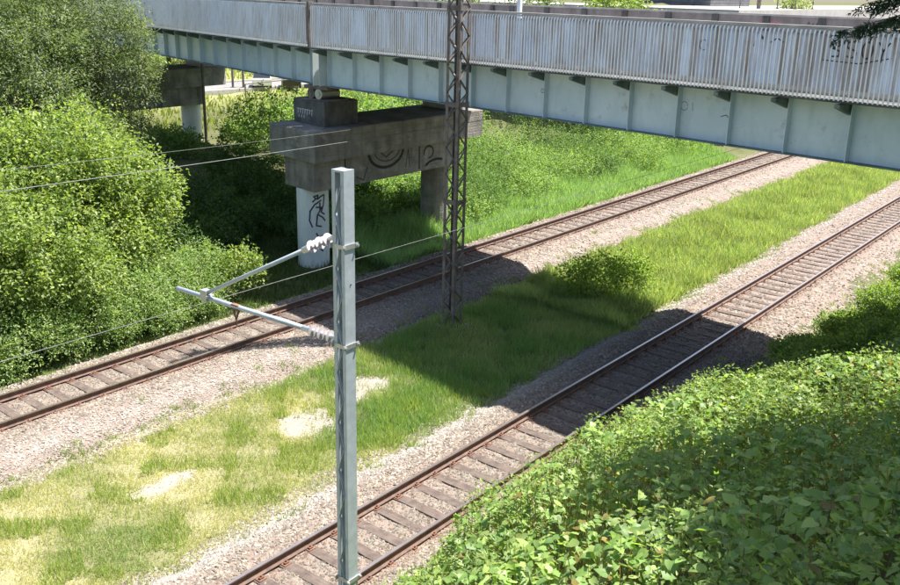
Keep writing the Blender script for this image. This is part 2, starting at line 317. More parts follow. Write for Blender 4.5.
def span(fr, s0, s1, ph, picks, name, sides=True):
    b = lambda *a: fr.box(MB(), *a)
    for v, nm in ((.75, 'girder'), (8.75, 'girder')):
        gm = b(s0+.05, s1, v, v+.014, GB, WTOP).build('girder_web', M['green'], br)
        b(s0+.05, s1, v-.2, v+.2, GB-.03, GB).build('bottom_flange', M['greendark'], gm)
        b(s0+.05, s1, v-.2, v+.2, WTOP, WTOP+.03).build('top_flange', M['green'], gm)
        dv = -1 if v < 4 else 1
        mb = MB().add([(-.009, 0, GB), (.009, 0, GB), (.009, dv*.19, GB), (-.009, dv*.19, GB), (-.009, 0, WTOP), (.009, 0, WTOP), (.009, dv*.19, WTOP), (-.009, dv*.19, WTOP)], [(3,2,1,0),(4,5,6,7),(0,1,5,4),(1,2,6,5),(2,3,7,6),(3,0,4,7)])
        me = mb.mesh('stiffener', M['green'])
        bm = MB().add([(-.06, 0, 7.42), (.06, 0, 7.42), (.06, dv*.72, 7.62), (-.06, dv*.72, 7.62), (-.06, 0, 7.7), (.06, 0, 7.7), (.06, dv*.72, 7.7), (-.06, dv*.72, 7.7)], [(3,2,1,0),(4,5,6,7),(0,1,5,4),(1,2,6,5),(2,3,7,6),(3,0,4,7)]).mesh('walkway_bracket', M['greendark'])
        s = s0+ph
        while s < s1-.1:
            p = np.array(fr.p(s, v, 0)); p = p+fr.v*(dv*.001) if dv < 0 else p+fr.v*.015
            inst('stiffener', me, tuple(p-BORG), gm, -fr.a); q = np.array(fr.p(s-.1 if dv < 0 else s+.1, v+(-.002 if dv < 0 else .016), 0)); inst('walkway_bracket', bm, tuple(q-BORG), gm, -fr.a); s += SP
    fl = MB()
    s = s0+1
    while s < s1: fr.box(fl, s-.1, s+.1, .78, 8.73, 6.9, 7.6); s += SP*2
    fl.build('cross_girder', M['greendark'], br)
    b(s0, s1, .02, 9.48, 7.735, 7.8).build('deck_slab', M['concdark'], br)
    b(s0, s1, 1.7, 7.8, 7.803, 7.98).build('carriageway', M['asphalt'], br)
    MBk = b(s0, s1, .8, 1.7, 7.803, 8.02); fr.box(MBk, s0, s1, 7.8, 9.4, 7.803, 8.02); MBk.build('footway', M['street'], br)
    # near railing
    rl = b(s0, s1, .05, .21, 9.25, 9.3).build('railing', M['rustrail'], br); rl['label'] = ('slatted railing with pale pickets before weathered screens')
    b(s0, s1, .03, .07, 7.88, 7.92).build('lower_rail', M['rustrail'], rl)
    b(s0, s1, .05, .1, 9.195, 9.24).build('upper_rail', M['rustrail'], rl)
    s = s0+ph-.02 if s0 >= 0 else s0+ph; pan = []
    pts = [s0+.02]
    while s < s1: pts.append(s); s += SP
    pts.append(s1)
    for a, c in zip(pts[:-1], pts[1:]):
        if c-a > .1: fr.box(MB(), a+.035, c-.035, .125, .14, 8.0, 9.14).build('screen_panel', M['panel'], rl)
    for a in pts[1:-1]: fr.box(MB(), a-.03, a+.03, .115, .16, 7.8, 9.27).build('railing_post', M['rustrail'], rl)
    # pickets, bent inward at the top
    prof = [(0, 7.78), (0, 9.14), (.012, 9.185), (.04, 9.215), (.07, 9.23)]
    def pick(mb, pt):
        vs = []; wd = .017
        for (v, z) in prof: 
            for a, dd in ((-wd, 0), (wd, 0), (wd, .02), (-wd, .02)): vs.append(pt(a, v+dd*(1 if z < 9.16 else .6), z-(dd if z > 9.16 else 0)))
        n = len(prof); mb.add(vs, [(3,2,1,0)]+[(k*4+i, k*4+(i+1) % 4, k*4+4+(i+1) % 4, k*4+4+i) for k in range(n-1) for i in range(4)]); return mb
    if picks:
        me = pick(MB(), lambda a, v, z: (a, v, z)).mesh('picket', M['picket']); s = s0+.06
        while s < s1: inst('picket', me, tuple(np.array(fr.p(s, random.uniform(-.004, .004), 0))-BORG), rl, -fr.a+random.uniform(-.03, .03)); s += .105
    else:
        mb = MB(); s = s0+.06
        while s < s1: pick(mb, lambda a, v, z: fr.p(s+a, v, z)); s += .105
        o = mb.build('pickets', M['picket'], rl); o['kind'] = 'stuff'
    # far parapet
    fp = b(s0, s1, 9.4, 9.5, 9.27, 9.33).build('parapet_rail', M['rustrail'], br)
    b(s0, s1, 9.43, 9.46, 7.8, 9.268).build('parapet_sheet', M['parapet'], fp)
    s = s0+.9
    while s < s1: fr.box(MB(), s-.12, s+.12, 9.37, 9.428, 7.8, 9.26).build('parapet_post', M['concdark'], fp); s += 1.9
    return rl, fp
rl1, fp1 = span(FM, 0.0, 28.0, .22, True, 'main')
rl2, fp2 = span(FL, -46.0, -.28, .5, False, 'left')
FM.box(MB(), .055, .075, .3, .75, GB, WTOP-.02).build('end_stiffener', M['greensunlit'], br)
FL.box(MB(), -.25, -.22, .2, .75, GB, WTOP-.02).build('end_stiffener', M['greensunlit'], br)
FM.box(MB(), -.16, -.04, -.02, .2, 7.8, 9.35).build('joint_post', M['rustmast'], br)
# painted tags on the screens and parapet
P1 = lambda a, z: FM.p(a, .1235, z)
mb = MB()
def s_at(x): return (x+25.3)/math.cos(BE)
a0 = s_at(-6.55)
def tr(pts, ox, oz, k=1, kx=1): return [(ox+p[0]*k*kx, oz+p[1]*k) for p in pts]
LET = {'B': [[(0, 0), (0, 1), (.45, .95), (.5, .7), (.1, .52), (.55, .35), (.5, .05), (0, 0)]], 'S': [arc(.3, .75, .28, .25, 30, 250, 8)+arc(.3, .25, .28, .25, 100, -140, 8)], 'O': [arc(.3, .5, .3, .5, 0, 360, 12)], 'Y': [[(0, 1), (.28, .5), (.6, 1)], [(.28, .5), (.22, -.15)]],
       'M': [[(0, 0), (.05, 1), (.3, .4), (.6, 1), (.65, 0)]], 'P': [[(0, 0), (0, 1), (.4, .95), (.45, .6), (0, .5)]], 'T': [[(0, 1), (.6, 1)], [(.3, 1), (.3, 0)]], 'R': [[(0, 0), (0, 1), (.4, .95), (.45, .6), (0, .5), (.5, 0)]], 'A': [[(0, 0), (.3, 1), (.6, 0)], [(.12, .4), (.48, .4)]], 'K': [[(0, 0), (0, 1)], [(.5, 1), (0, .45), (.5, 0)]]}
def text(mb, t, ox, oz, h, w_, P, adv=.75, kx=1.):
    for ch in t:
        for pl in LET.get(ch, []): stroke(mb, tr(pl, ox, oz, h, kx), w_, P)
        ox += h*adv*kx
text(mb, 'BSOY', a0+.05, 8.68, .34, .035, P1, .9, 1.1); stroke(mb, [(a0-.1, 8.6), (a0+.7, 8.57), (a0+1.35, 8.72)], .025, P1)
text(mb, 'M', s_at(-8.15), 8.9, .16, .03, P1, .9); stroke(mb, [(s_at(-8.3), 8.8), (s_at(-8.24), 9.1)], .03, P1); stroke(mb, [(s_at(-7.9), 8.9), (s_at(-7.75), 9.0), (s_at(-7.6), 8.92)], .03, P1)
stroke(mb, arc(s_at(-9.6), 8.75, .1, .12, 0, 300), .02, P1)
mb.build('graffiti', M['black'], rl1)['kind'] = 'stuff'
P2 = lambda a, z: FM.p(a, .7455, z)
mb = MB(); stroke(mb, arc(s_at(-10.35), 7.2, .1, .11, 0, 340), .012, P2); stroke(mb, [(s_at(-10.1), 7.1), (s_at(-10.12), 7.3)], .012, P2)
stroke(mb, [(s_at(-9.3), 7.05), (s_at(-9.15), 7.1), (s_at(-9.05), 7.0), (s_at(-9.0), 7.12)], .02, P2); stroke(mb, arc(s_at(-15.05), 7.15, .05, .06, 0, 360), .015, P2)
mb.build('graffiti', M['black'], br)['kind'] = 'stuff'
P3 = lambda a, z: FM.p(a, 9.4275, z)
mb = MB(); stroke(mb, [(12.0+.07*i+(.03 if i % 3 else 0), 9.02+(.09 if i % 2 else 0)+.02*math.sin(i*2.1)) for i in range(13)], .03, P3); mb.build('graffiti', M['pink'], fp1)['kind'] = 'stuff'
mb = MB(); stroke(mb, [(13.7+.07*i, 9.0+(.1 if i % 2 else 0)+.02*math.sin(i*1.3)) for i in range(7)], .03, P3); mb.build('graffiti', M['black'], fp1)['kind'] = 'stuff'

# ------------------------------------------------------------------ piers
def pier(ox, oy, label, grf):
    r = root('bridge_pier', (ox, oy, -.3), label, 'bridge pier', 'concrete piers under the bridge')
    X_ = lambda x: ox+x+25.5
    Yy = lambda x, y: oy+y-24.1-(x+25.5)*.0
    def poly(x0, x1, y0, y1, sk=.19, rnd=True):
        p = [(X_(x0), Yy(x0, y0-(x0-x1)*sk)), (X_(x1), Yy(x1, y0)), (X_(x1), Yy(x1, y1-.35)), (X_(x1-.3), Yy(x1, y1)), (X_(x0+.3), Yy(x0, y1+.4)), (X_(x0), Yy(x0, y1+.1))]
        return p
    MB().prism(poly(-27.3, -24.3, 23.15, 33.5), 3.84, 4.95, .03).build('cap_beam', M['concrete'], r)
    MB().prism(poly(-26.55, -24.62, 23.4, 32.0), 2.72, 3.838).build('lower_beam', M['concrete'], r)
    for y in (24.15, 31.4):
        MB().tube([(X_(-25.5), Yy(-25.5, y), z) for z in (-.8, 2.718)], .6, 28, ).build('pillar', M['pillar'] if (grf and y < 30) or not grf else M['concrete'], r, smooth=False)
    for y in (24.3, 31.9):
        bl = MB().prism([(X_(-26.95), Yy(0, y+.35)), (X_(-24.95), Yy(0, y)), (X_(-24.95), Yy(0, y+1.75)), (X_(-26.95), Yy(0, y+2.1))], 4.952, 5.85, .04).build('bearing_block', M['concdark'] if y < 30 else M['concbase'], r)  # far blocks get lighter concrete, sunlight put into their colour
        pl = MB().box((X_(-26.4), Yy(0, y+.25), 5.852), (X_(-25.0), Yy(0, y+1.3), 5.9)).build('bearing_plate', M['rustmast'], bl)
        for dx in (-25.95, -25.55):
            MB().tube([(X_(dx), Yy(0, y+.3), 6.08), (X_(dx), Yy(0, y+1.25), 6.07)], .19, 14).tube([(X_(dx), Yy(0, y+.27), 6.08), (X_(dx), Yy(0, y+.3), 6.08)], .09, 10).build('roller', M['screw'] if dx > -25.6 else M['rustmast'], bl)
        MB().box((X_(-26.3), Yy(0, y+.3), 6.25), (X_(-25.1), Yy(0, y+1.2), 6.385)).build('rocker_plate', M['rustmast'], bl)
    return r
p1 = pier(-25.5, 24.1, 'stained concrete pier with graffiti on its white pillar beside the farther track', True)
# drawing on the white pillar
cx, cy = -25.5, 24.15
def PC(a, z): t = a/.6; return (cx+.604*math.sin(t+R(48)), cy-.604*math.cos(t+R(48)), z)
mb = MB()
def fine(pts, n=4):
    o = []
    for a, b in zip(pts[:-1], pts[1:]): o += [tuple(np.array(a)+(np.array(b)-np.array(a))*i/n) for i in range(n)]
    return o+[pts[-1]]
z0 = .95
for pl in ([(.3, 1.35), (.05, 1.2), (-.12, .95), (-.15, .6), (-.05, .35)], [(-.02, 1.3), (.1, 1.42), (.02, 1.5), (.18, 1.55), (.15, 1.4), (.3, 1.5), (.45, 1.55)], [(.45, 1.5), (.4, 1.15), (.3, .9), (.45, .8)], [(.1, 1.1), (.32, 1.08), (.15, .8), (.1, .4), (.3, .35)], [(.2, .8), (.35, .7), (.48, .55)], [(.25, 1.25), (.25, .95)],
           [(.1, .1), (.2, -.1), (.1, -.3)], [(.3, .0), (.42, -.25), (.3, -.4)], [(.15, -.45), (.35, -.6)]):
    stroke(mb, fine([(a, z+z0) for a, z in pl]), .06, PC)
mb.build('graffiti', M['black'], p1)['kind'] = 'stuff'
PX = lambda a, z: (-24.6165, a, z)
mb = MB(); stroke(mb, arc(27.3, 3.82, 1.0, .66, 183, 357, 18), .12, PX); stroke(mb, arc(27.35, 3.82, .72, .42, 184, 356, 14), .045, PX); stroke(mb, [(26.9, 3.8), (27.3, 3.55), (27.75, 3.8)], .05, PX); stroke(mb, [(25.0, 3.75), (25.02, 2.9)], .1, PX)
stroke(mb, [(29.3, 3.8), (29.3, 2.85)], .12, PX); stroke(mb, arc(29.9, 3.45, .3, .25, -90, 200), .08, PX); stroke(mb, arc(30.4, 2.7, .8, .4, 60, 150), .1, PX); stroke(mb, [(25.6, 3.0), (26.0, 2.82), (26.2, 3.3)], .05, PX); stroke(mb, [(28.45, 3.0), (28.6, 3.7), (28.7, 3.0)], .05, PX)
mb.build('graffiti', M['greyspray'], p1)['kind'] = 'stuff'
PE = lambda a, z: (a, 24.295-(a+24.95)*.175, z)
mb = MB()
for i in range(7): stroke(mb, [(-26.65+.15*i, 5.32+.03*math.sin(i*3.)), (-26.63+.15*i, 5.47)], .05, PE); stroke(mb, [(-26.7+.15*i, 5.48), (-26.58+.15*i, 5.49-.02*(i % 2))], .035, PE)
for i in range(3): stroke(mb, [(-26.6+.17*i, 5.17), (-26.59+.17*i, 5.26)], .05, PE)
mb.build('graffiti', M['silver'], p1)['kind'] = 'stuff'
p2 = pier(-49.5, 29.4, 'distant bridge pier half hidden by the dark tree, with sunlit pillar', False)
MB().tube([(-48.3, 36.8, -.3), (-48.3, 36.8, 5.6)], .09, 8).build('drainpipe', M['rustmast'], p2)

# ------------------------------------------------------------------ grey steel catenary mast in front
mx, my = -7.72, 7.8
ms = root('catenary_mast', (mx, my, -.2), 'grey galvanised steel mast with lattice side rising in the foreground', 'mast')
zt, zb = 7.85, -.3; hx, hy = .1, .087
for s in (-1, 1):
    mb = MB(); w1 = mx+s*hx
    mb.box((min(w1, w1-s*.008), my-hy, zb), (max(w1, w1-s*.008), my+hy, zt))
    for t in (-1, 1):
        mb.box((min(w1-s*.008, w1-s*.055), my+t*hy-(.007 if t > 0 else 0), zb), (max(w1-s*.008, w1-s*.055), my+t*hy+(.007 if t < 0 else 0), zt))
    mb.build('channel', M['galv'], ms)
me = MB().bar((-.055, 0, -.17), (.055, 0, .17), .006, .045, (0, 1, 0)).mesh('lacing_bar', M['galv'])
k = 0; z = zt-.35
while z > .2:
    for t in (-1, 1):
        o = inst('lacing_bar', me, (0, t*(hy-.012), z+.2), ms, 0); o.rotation_euler = (0, 0, math.pi if k % 2 else 0); 
    k += 1; z -= .34
MB().box((mx-hx+.01, my-hy+.01, zt-.03), (mx+hx-.01, my+hy-.01, zt-.005)).build('top_plate', M['galv'], ms)
for z in (6.93, 5.66, 2.3):
    mb = MB().box((mx-hx-.02, my-hy-.012, z-.025), (mx+hx+.02, my-hy-.002, z+.025)).box((mx-hx-.02, my+hy+.002, z-.025), (mx+hx+.02, my+hy+.012, z+.025)).box((mx+hx+.002, my-hy-.04, z-.03), (mx+hx+.014, my+hy+.05, z+.03)).box((mx-hx-.014, my-hy-.04, z-.03), (mx-hx-.002, my+hy+.04, z+.03))
    mb.tube([(mx+hx+.014, my-hy-.02, z), (mx+hx+.04, my-hy-.02, z)], .016, 6).tube([(mx+hx+.014, my+hy+.03, z), (mx+hx+.04, my+hy+.03, z)], .016, 6).build('clamp_band', M['screw'], ms)
MB().tube([(mx+hx+.001, my+.01, 6.45), (mx+hx+.006, my+.01, 6.45)], .012, 8).build('bolt', M['black'], ms)
def insul(a, b, name='insulator'):
    a, b = Vector(a), Vector(b); mb = MB(); n = 5; pts = []; rr = []
    for i in range(n):
        for t, q in ((.05, .026), (.3, .03), (.36, .082 if i % 2 == 0 else .066), (.5, .05), (.6, .028)): pts.append(a.lerp(b, (i+t)/n)); rr.append(q)
    mb.tube(pts, rr, 14); return mb
def vl(a, b, t): return tuple(Vector(a).lerp(Vector(b), t))
# bracket arm
ca = root('cantilever_arm', (mx-hx, my, 5.7), 'tubular steel bracket arm with pale insulators fixed to the grey mast', 'bracket arm')
A0 = (mx-hx-.03, my, 5.7); A1 = (-11.1, my, 5.66); D0 = (mx-hx-.03, my, 7.02); D1 = (-10.45, my, 5.72)
MB().tube([vl(A0, A1, .17), vl(A0, A1, 1)], .034, 12).build('horizontal_tube', M['galv'], ca, smooth=True)
MB().tube([vl(D0, D1, .2), vl(D0, D1, 1)], .028, 12).build('stay_tube', M['galv'], ca, smooth=True)
for P0, P1_, t0, t1 in ((A0, A1, .03, .15), (D0, D1, .04, .18)):
    o = insul(vl(P0, P1_, t0), vl(P0, P1_, t1)).build('insulator', M['insul'], ca, smooth=False)
    MB().tube([vl(P0, P1_, 0), vl(P0, P1_, t0)], .03, 8).build('end_fitting', M['screw'], o); MB().tube([vl(P0, P1_, t1), vl(P0, P1_, t1+.04)], .042, 8).build('end_fitting', M['screw'], o)
    MB().box((P0[0], my-.05, P0[2]-.06), (P0[0]+.028, my+.05, P0[2]+.06)).build('hinge_plate', M['screw'], ca)
MB().box((-10.51, my-.05, 5.62), (-10.38, my+.05, 5.78)).tube([(-10.36, my-.06, 5.7), (-10.36, my+.06, 5.7)], .02, 8).build('tube_clamp', M['screw'], ca)
MB().box((-9.87, my-.03, 5.63), (-9.72, my+.03, 5.71)).bar((-9.86, my, 5.64), (-9.8, my, 5.5), .025, .02, (0, 1, 0)).bar((-9.74, my, 5.64), (-9.8, my, 5.5), .025, .02, (0, 1, 0)).tube([(-9.8, my, 5.52), (-9.8, my, 5.4)], .012, 6).build('hanger_clamp', M['clip'], ca)
# wires
def wire(pts, rad, label):
    mb = MB(); mb.tube(pts, rad, 5, cap=False); o = mb.build('overhead_wire', M['wire'])
    return tag(o, label, 'overhead wire')
def sagline(x, ya, yb, z0, zm, ym, n=50): return [(x, ya+(yb-ya)*i/n, z0+(zm-z0)*(1-((ya+(yb-ya)*i/n-ym)/30)**2)) for i in range(n+1)]
wire([(XB+.08, y_, 5.5) for y_ in np.linspace(-15, 110, 40)], .0045, 'single thin overhead wire running above the nearer track, passing behind the grey mast')
wire([(XA, y_, 5.14+.0006*(y_-22)**2) for y_ in np.linspace(-20, 110, 60)], .0095, 'lower and thicker of the two wires in front of the dark concrete pier')
wire([(XA-.02, y_, 5.5+.0011*(y_-24)**2) for y_ in np.linspace(-20, 110, 60)], .0045, 'upper and thinner of the two wires in front of the dark concrete pier')

# ------------------------------------------------------------------ rusty lattice mast
lx, ly = -17.15, 22.1
lm = root('lattice_mast', (lx, ly, -.5), 'tall rusty brown lattice mast standing between the two tracks before the bridge', 'mast')
hw = .235; HT = 17.2
for sx in (-1, 1):
    for sy in (-1, 1):
        a, b_ = lx+sx*hw, ly+sy*hw
        MB().box((min(a, a-sx*.1), min(b_, b_-sy*.01), -.5), (max(a, a-sx*.1), max(b_, b_-sy*.01), HT)).box((min(a, a-sx*.01), min(b_-sy*.01, b_-sy*.1), -.5), (max(a, a-sx*.01), max(b_-sy*.01, b_-sy*.1), HT)).build('corner_angle', M['rustmast'], lm)
lb = MB().bar((-.19, 0, -.2), (.19, 0, .2), .012, .06, (0, 1, 0)).mesh('lacing_bar', M['rustmast'])
mbx = MB(); z = -.2; k = 0
while z < HT-.5:
    for f, (dx, dy, rz) in enumerate(((0, -hw-.008, 0), (0, hw+.008, 0), (-hw-.008, 0, math.pi/2), (hw+.008, 0, math.pi/2))):
        fl = (k+f) % 2
        if z < 10.2: inst('lacing_bar', lb, (dx, dy, z+.7), lm, 0, rot=(0, 0, rz+(math.pi if fl else 0)))
        else:
            sgn = -1 if fl else 1; c, s = math.cos(rz), math.sin(rz)
            mbx.bar((lx+dx-.19*c*sgn, ly+dy-.19*s*sgn, z), (lx+dx+.19*c*sgn, ly+dy+.19*s*sgn, z+.4), .012, .05, (-s, c, 0))
    z += .4; k += 1
mbx.build('upper_lacing', M['rustmast'], lm)
for z in (3.7, 6.6, 9.3): MB().box((lx-hw-.012, ly-hw-.018, z), (lx+hw+.012, ly-hw-.012, z+.14)).box((lx+hw+.012, ly-hw-.012, z), (lx+hw+.018, ly+hw+.012, z+.14)).build('batten_plate', M['rustmast'], lm)
MB().box((lx-.38, ly-.38, -.85), (lx+.38, ly+.38, -.2)).build('footing', M['concbase'], lm)
MB().bar((lx-.5, ly, HT-.6), (lx+.5, ly, HT-.6), .12, .12).bar((lx, ly-.9, HT-.2), (lx, ly+.3, HT-.2), .12, .12).build('head_frame', M['rustmast'], lm)

# ------------------------------------------------------------------ foliage
def rand_unit(n): v = rng.standard_normal((n, 3)); return v/np.linalg.norm(v, axis=1, keepdims=True)
def leaves(P, axis, nrm, size, wid, col, fold=.25):
    """diamond leaves: base, left, tip, right with a folded midrib"""
    axis = axis/np.linalg.norm(axis, axis=1, keepdims=True); side = np.cross(axis, nrm); side /= np.linalg.norm(side, axis=1, keepdims=True)+1e-9; n = np.cross(side, axis)
    s = size[:, None]; A = P; T = P+axis*s-n*s*.15; Lf = P+axis*s*.42+side*s*wid+n*s*fold*.5; Rt = P+axis*s*.42-side*s*wid+n*s*fold*.5
    V = np.stack([A, Lf, T, Rt], 1).reshape(-1, 3); b = 4*np.arange(len(P))[:, None]
    F = np.concatenate([b+np.array([[0, 2, 1]]), b+np.array([[0, 3, 2]])], 0); return V, F, np.repeat(col, 4, 0)
def pal(cols, n, var=.2):
    c = np.array(cols)[rng.integers(0, len(cols), n)]*rng.uniform(1-var, 1+var, (n, 1)); return c
def crown(blobs, ncl, nlf, size, cols, spray=.55, wid=.3, upb=.5, shell=.35, droop=0., rsp=.3, dark=0):
    """sprays of leaves spread over and through a set of ellipsoids"""
    bl = np.array(blobs, float); wts = bl[:, 3]*bl[:, 4]+bl[:, 3]*bl[:, 5]; wts /= wts.sum(); bi = rng.choice(len(bl), ncl, p=wts)
    d = rand_unit(ncl); d[:, 2] = np.where(d[:, 2] < -.35, -d[:, 2]*.6, d[:, 2]); rad = 1-shell*rng.random(ncl)**1.5
    # keep gaps: reject by noise on direction
    g_ = sn(d[:, 0]*3+bi, d[:, 1]*3+d[:, 2]*2, .6, 1); rad *= 1+.13*g_
    c = bl[bi, :3]+d*bl[bi, 3:6]*rad[:, None]; keep = rng.random(ncl) < .55+.6*(g_+.4); c, d, bi = c[keep], d[keep], bi[keep]; ncl = len(c)
    ax = d+np.array([0, 0, upb])+.35*rand_unit(ncl); ax /= np.linalg.norm(ax, axis=1, keepdims=True)
    L_ = spray*rng.uniform(.5, 1.3, ncl); cc = pal(cols, ncl, .16)
    t = rng.random((ncl, nlf)); off = rng.standard_normal((ncl, nlf, 3))*(L_[:, None, None]*rsp)*(1.1-t[..., None]*.85)
    P = c[:, None]+ax[:, None]*(t*L_[:, None])[..., None]+off; P[..., 2] -= droop*(t**2)*L_[:, None]
    la = ax[:, None]*.5+off/(L_[:, None, None]*rsp+1e-6)*.6+.4*rng.standard_normal((ncl, nlf, 3)); la[..., 2] -= .25
    nr = np.array([0, 0, 1.])+.55*rng.standard_normal((ncl, nlf, 3))+.4*d[:, None]
    col = (cc[:, None]*rng.uniform(.8, 1.2, (ncl, nlf, 1))).reshape(-1, 3)
    return leaves(P.reshape(-1, 3), la.reshape(-1, 3), nr.reshape(-1, 3), size*rng.uniform(.65, 1.3, ncl*nlf), wid, col), (c, ax)
def limbs(base, tops, r0, mb=None):
    mb = mb or MB(); base = np.array(base, float); ctr = np.mean(tops, 0); fork = base*.55+ctr*.45; fork[:2] = base[:2]*.8+ctr[:2]*.2
    mb.tube([tuple(base), tuple(base*.5+fork*.5+np.array([.05*r0, .1*r0, 0])), tuple(fork)], [r0, r0*.8, r0*.62], 9)
    for t in tops:
        t = np.array(t); m_ = fork*.5+t*.5; m_[2] += .12*np.linalg.norm(t-fork); m_[:2] += rng.uniform(-.2, .2, 2)
        mb.tube([tuple(fork), tuple(m_), tuple(t)], [r0*.5, r0*.32, r0*.07], 6)
        for _ in range(3):
            e = t+rng.uniform(-1, 1, 3)*.6*np.linalg.norm(t-fork)*.5; mb.tube([tuple(m_), tuple(m_*.4+e*.6+np.array([0, 0, .1])), tuple(e)], [r0*.22, r0*.14, r0*.04], 5)
    return mb
def tree(name, base, blobs, ncl, nlf, size, cols, label, cat='tree', group=None, r0=.14, mat='leaf', **k):
    b = (base[0], base[1], base[2]); r = root(name, b, label, cat, group)
    (V, F, C), _ = crown(blobs, ncl, nlf, size, cols, **k); npmesh('crown' if cat == 'tree' else 'foliage', V, F, M[mat], C, r)
    limbs((b[0], b[1], b[2]-.2), [(q[0], q[1], q[2]+q[5]*.35) for q in blobs], r0).build('trunk' if cat == 'tree' else 'stems', M['bark'], r)
    return r
YG = [(.24, .32, .085), (.2, .28, .07), (.3, .36, .12), (.14, .21, .055)]
PG = [(.2, .3, .09), (.25, .34, .13), (.15, .24, .07), (.3, .37, .17)]
DG = [(.12, .165, .075), (.15, .195, .1), (.1, .14, .06), (.23, .27, .17)]
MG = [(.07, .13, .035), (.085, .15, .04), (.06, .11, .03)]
LG = [(.18, .3, .08), (.23, .34, .11), (.13, .23, .06), (.28, .37, .14)]
ORD = 'first second third fourth fifth sixth seventh eighth ninth tenth eleventh twelfth thirteenth fourteenth fifteenth sixteenth seventeenth eighteenth'.split()
def order(items):                                # rank from the left of the view
    px = [(rt.x*q[0]+rt.y*q[1])/(fw.x*q[0]+fw.y*q[1]) for q in items]; return [ORD[sorted(px).index(v)] for v in px]
def gz(x, y): return float(H(np.array([float(x)]), np.array([float(y)]))[0])
# bright box-elder-like trees on the left
EG = 'bright yellow-green trees left of the tracks'
tree('leafy_tree', (-27.2, 15.0, gz(-27, 15)), [(-27.6, 15.2, 3.6, 2.1, 1.9, 2.2), (-26.3, 13.3, 2.6, 1.7, 1.6, 1.9), (-28.9, 17.0, 3.2, 1.8, 1.8, 2.1), (-28.4, 13.6, 3.8, 1.8, 1.6, 1.7)], 3300, 16, .13, YG, 'bright yellow-green leafy tree, the tallest of the light trees below the dark one', group=EG, spray=.85, rsp=.2, upb=.75, shell=.5)
tree('leafy_tree', (-27.2, 17.2, gz(-27, 17)), [(-27.3, 17.3, 2.6, 1.5, 1.5, 1.6), (-26.2, 16.2, 1.5, 1.2, 1.2, 1.2), (-28.5, 18.2, 2.5, 1.3, 1.3, 1.4)], 2000, 16, .125, YG, 'bright yellow-green leafy tree nearest the shaded hollow under the bridge', group=EG, spray=.85, rsp=.2, upb=.75, shell=.5)
tree('leafy_tree', (-25.2, 11.2, gz(-25, 11)), [(-25.2, 11.4, 2.4, 1.6, 1.8, 1.8), (-24.6, 13.3, 1.5, 1.3, 1.5, 1.4), (-26.6, 12.0, 2.9, 1.6, 1.6, 1.7)], 2200, 16, .12, YG, 'bright yellow-green leafy tree cut by the left edge, above the pale shrubs', group=EG, spray=.85, rsp=.2, upb=.75, shell=.5)
# dark trees behind them
DT = 'dark small-leaved trees in the upper left'
tree('dark_tree', (-38.0, 22.8, gz(-38, 23)), [(-38.6, 22.8, 7.2, 3.0, 3.0, 3.2), (-37.4, 23.5, 5.6, 2.0, 2.0, 2.4), (-39.0, 21.2, 4.6, 2.7, 2.6, 2.9), (-38.0, 23.4, 3.2, 2.0, 1.8, 2.2), (-38.2, 20.9, 7.0, 2.4, 2.2, 3.0)], 5600, 15, .12, DG+[(.12, .15, .08)], 'dark small-leaved tree touching the left end of the bridge railing', group=DT, r0=.25, spray=.6, wid=.24)
tree('dark_tree', (-37.2, 18.8, gz(-37, 19)), [(-37.0, 19.2, 6.6, 2.6, 2.5, 3.0), (-35.2, 18.0, 5.2, 2.1, 2.1, 2.5), (-36.2, 20.2, 3.2, 2.4, 2.4, 2.3)], 4200, 15, .12, DG+[(.1, .15, .04)], 'dark small-leaved tree in the upper left corner of the view', group=DT, r0=.25, spray=.6, wid=.24)
# shrubs by the left track
SG = 'pale green shrubs along the left edge of the farther track'
shr = [(-23.5, 10.6, .6), (-23.6, 12.6, .6), (-23.6, 14.4, .55), (-23.6, 16.1, .55), (-23.5, 8.9, .6), (-23.8, 17.6, .5), (-23.9, 9.6, 1.2), (-24.1, 11.6, 1.25), (-24.2, 13.4, 1.2), (-24.2, 15.2, 1.15), (-24.5, 16.9, 1.1), (-24.7, 18.3, 1.0), (-25.6, 15.6, 1.4), (-25.5, 10.3, 1.4)]
for (x, y, s), od in zip(shr, order(shr)):
    z = gz(x, y); tree('shrub', (x, y, z), [(x, y, z+.55*s, 1.0*s, 1.15*s, .95*s), (x-.7, y+.4, z+.9*s, .9*s, .9*s, .8*s)], int(250+420*s*s), 13, .085, PG, od+' from the left of the pale bushy shrubs banked beside the farther track', 'shrub', SG, .03, spray=.5, rsp=.22, upb=1.3, wid=.26, shell=.5)
tree('shrub', (-24.2, 19.6, gz(-24, 19.6)), [(-24.2, 19.6, .5, .6, .6, .8)], 190, 12, .11, YG, 'small bright shrub at the edge of the shade, just left of the white pillar', 'shrub', None, .03, spray=.4, upb=1.)
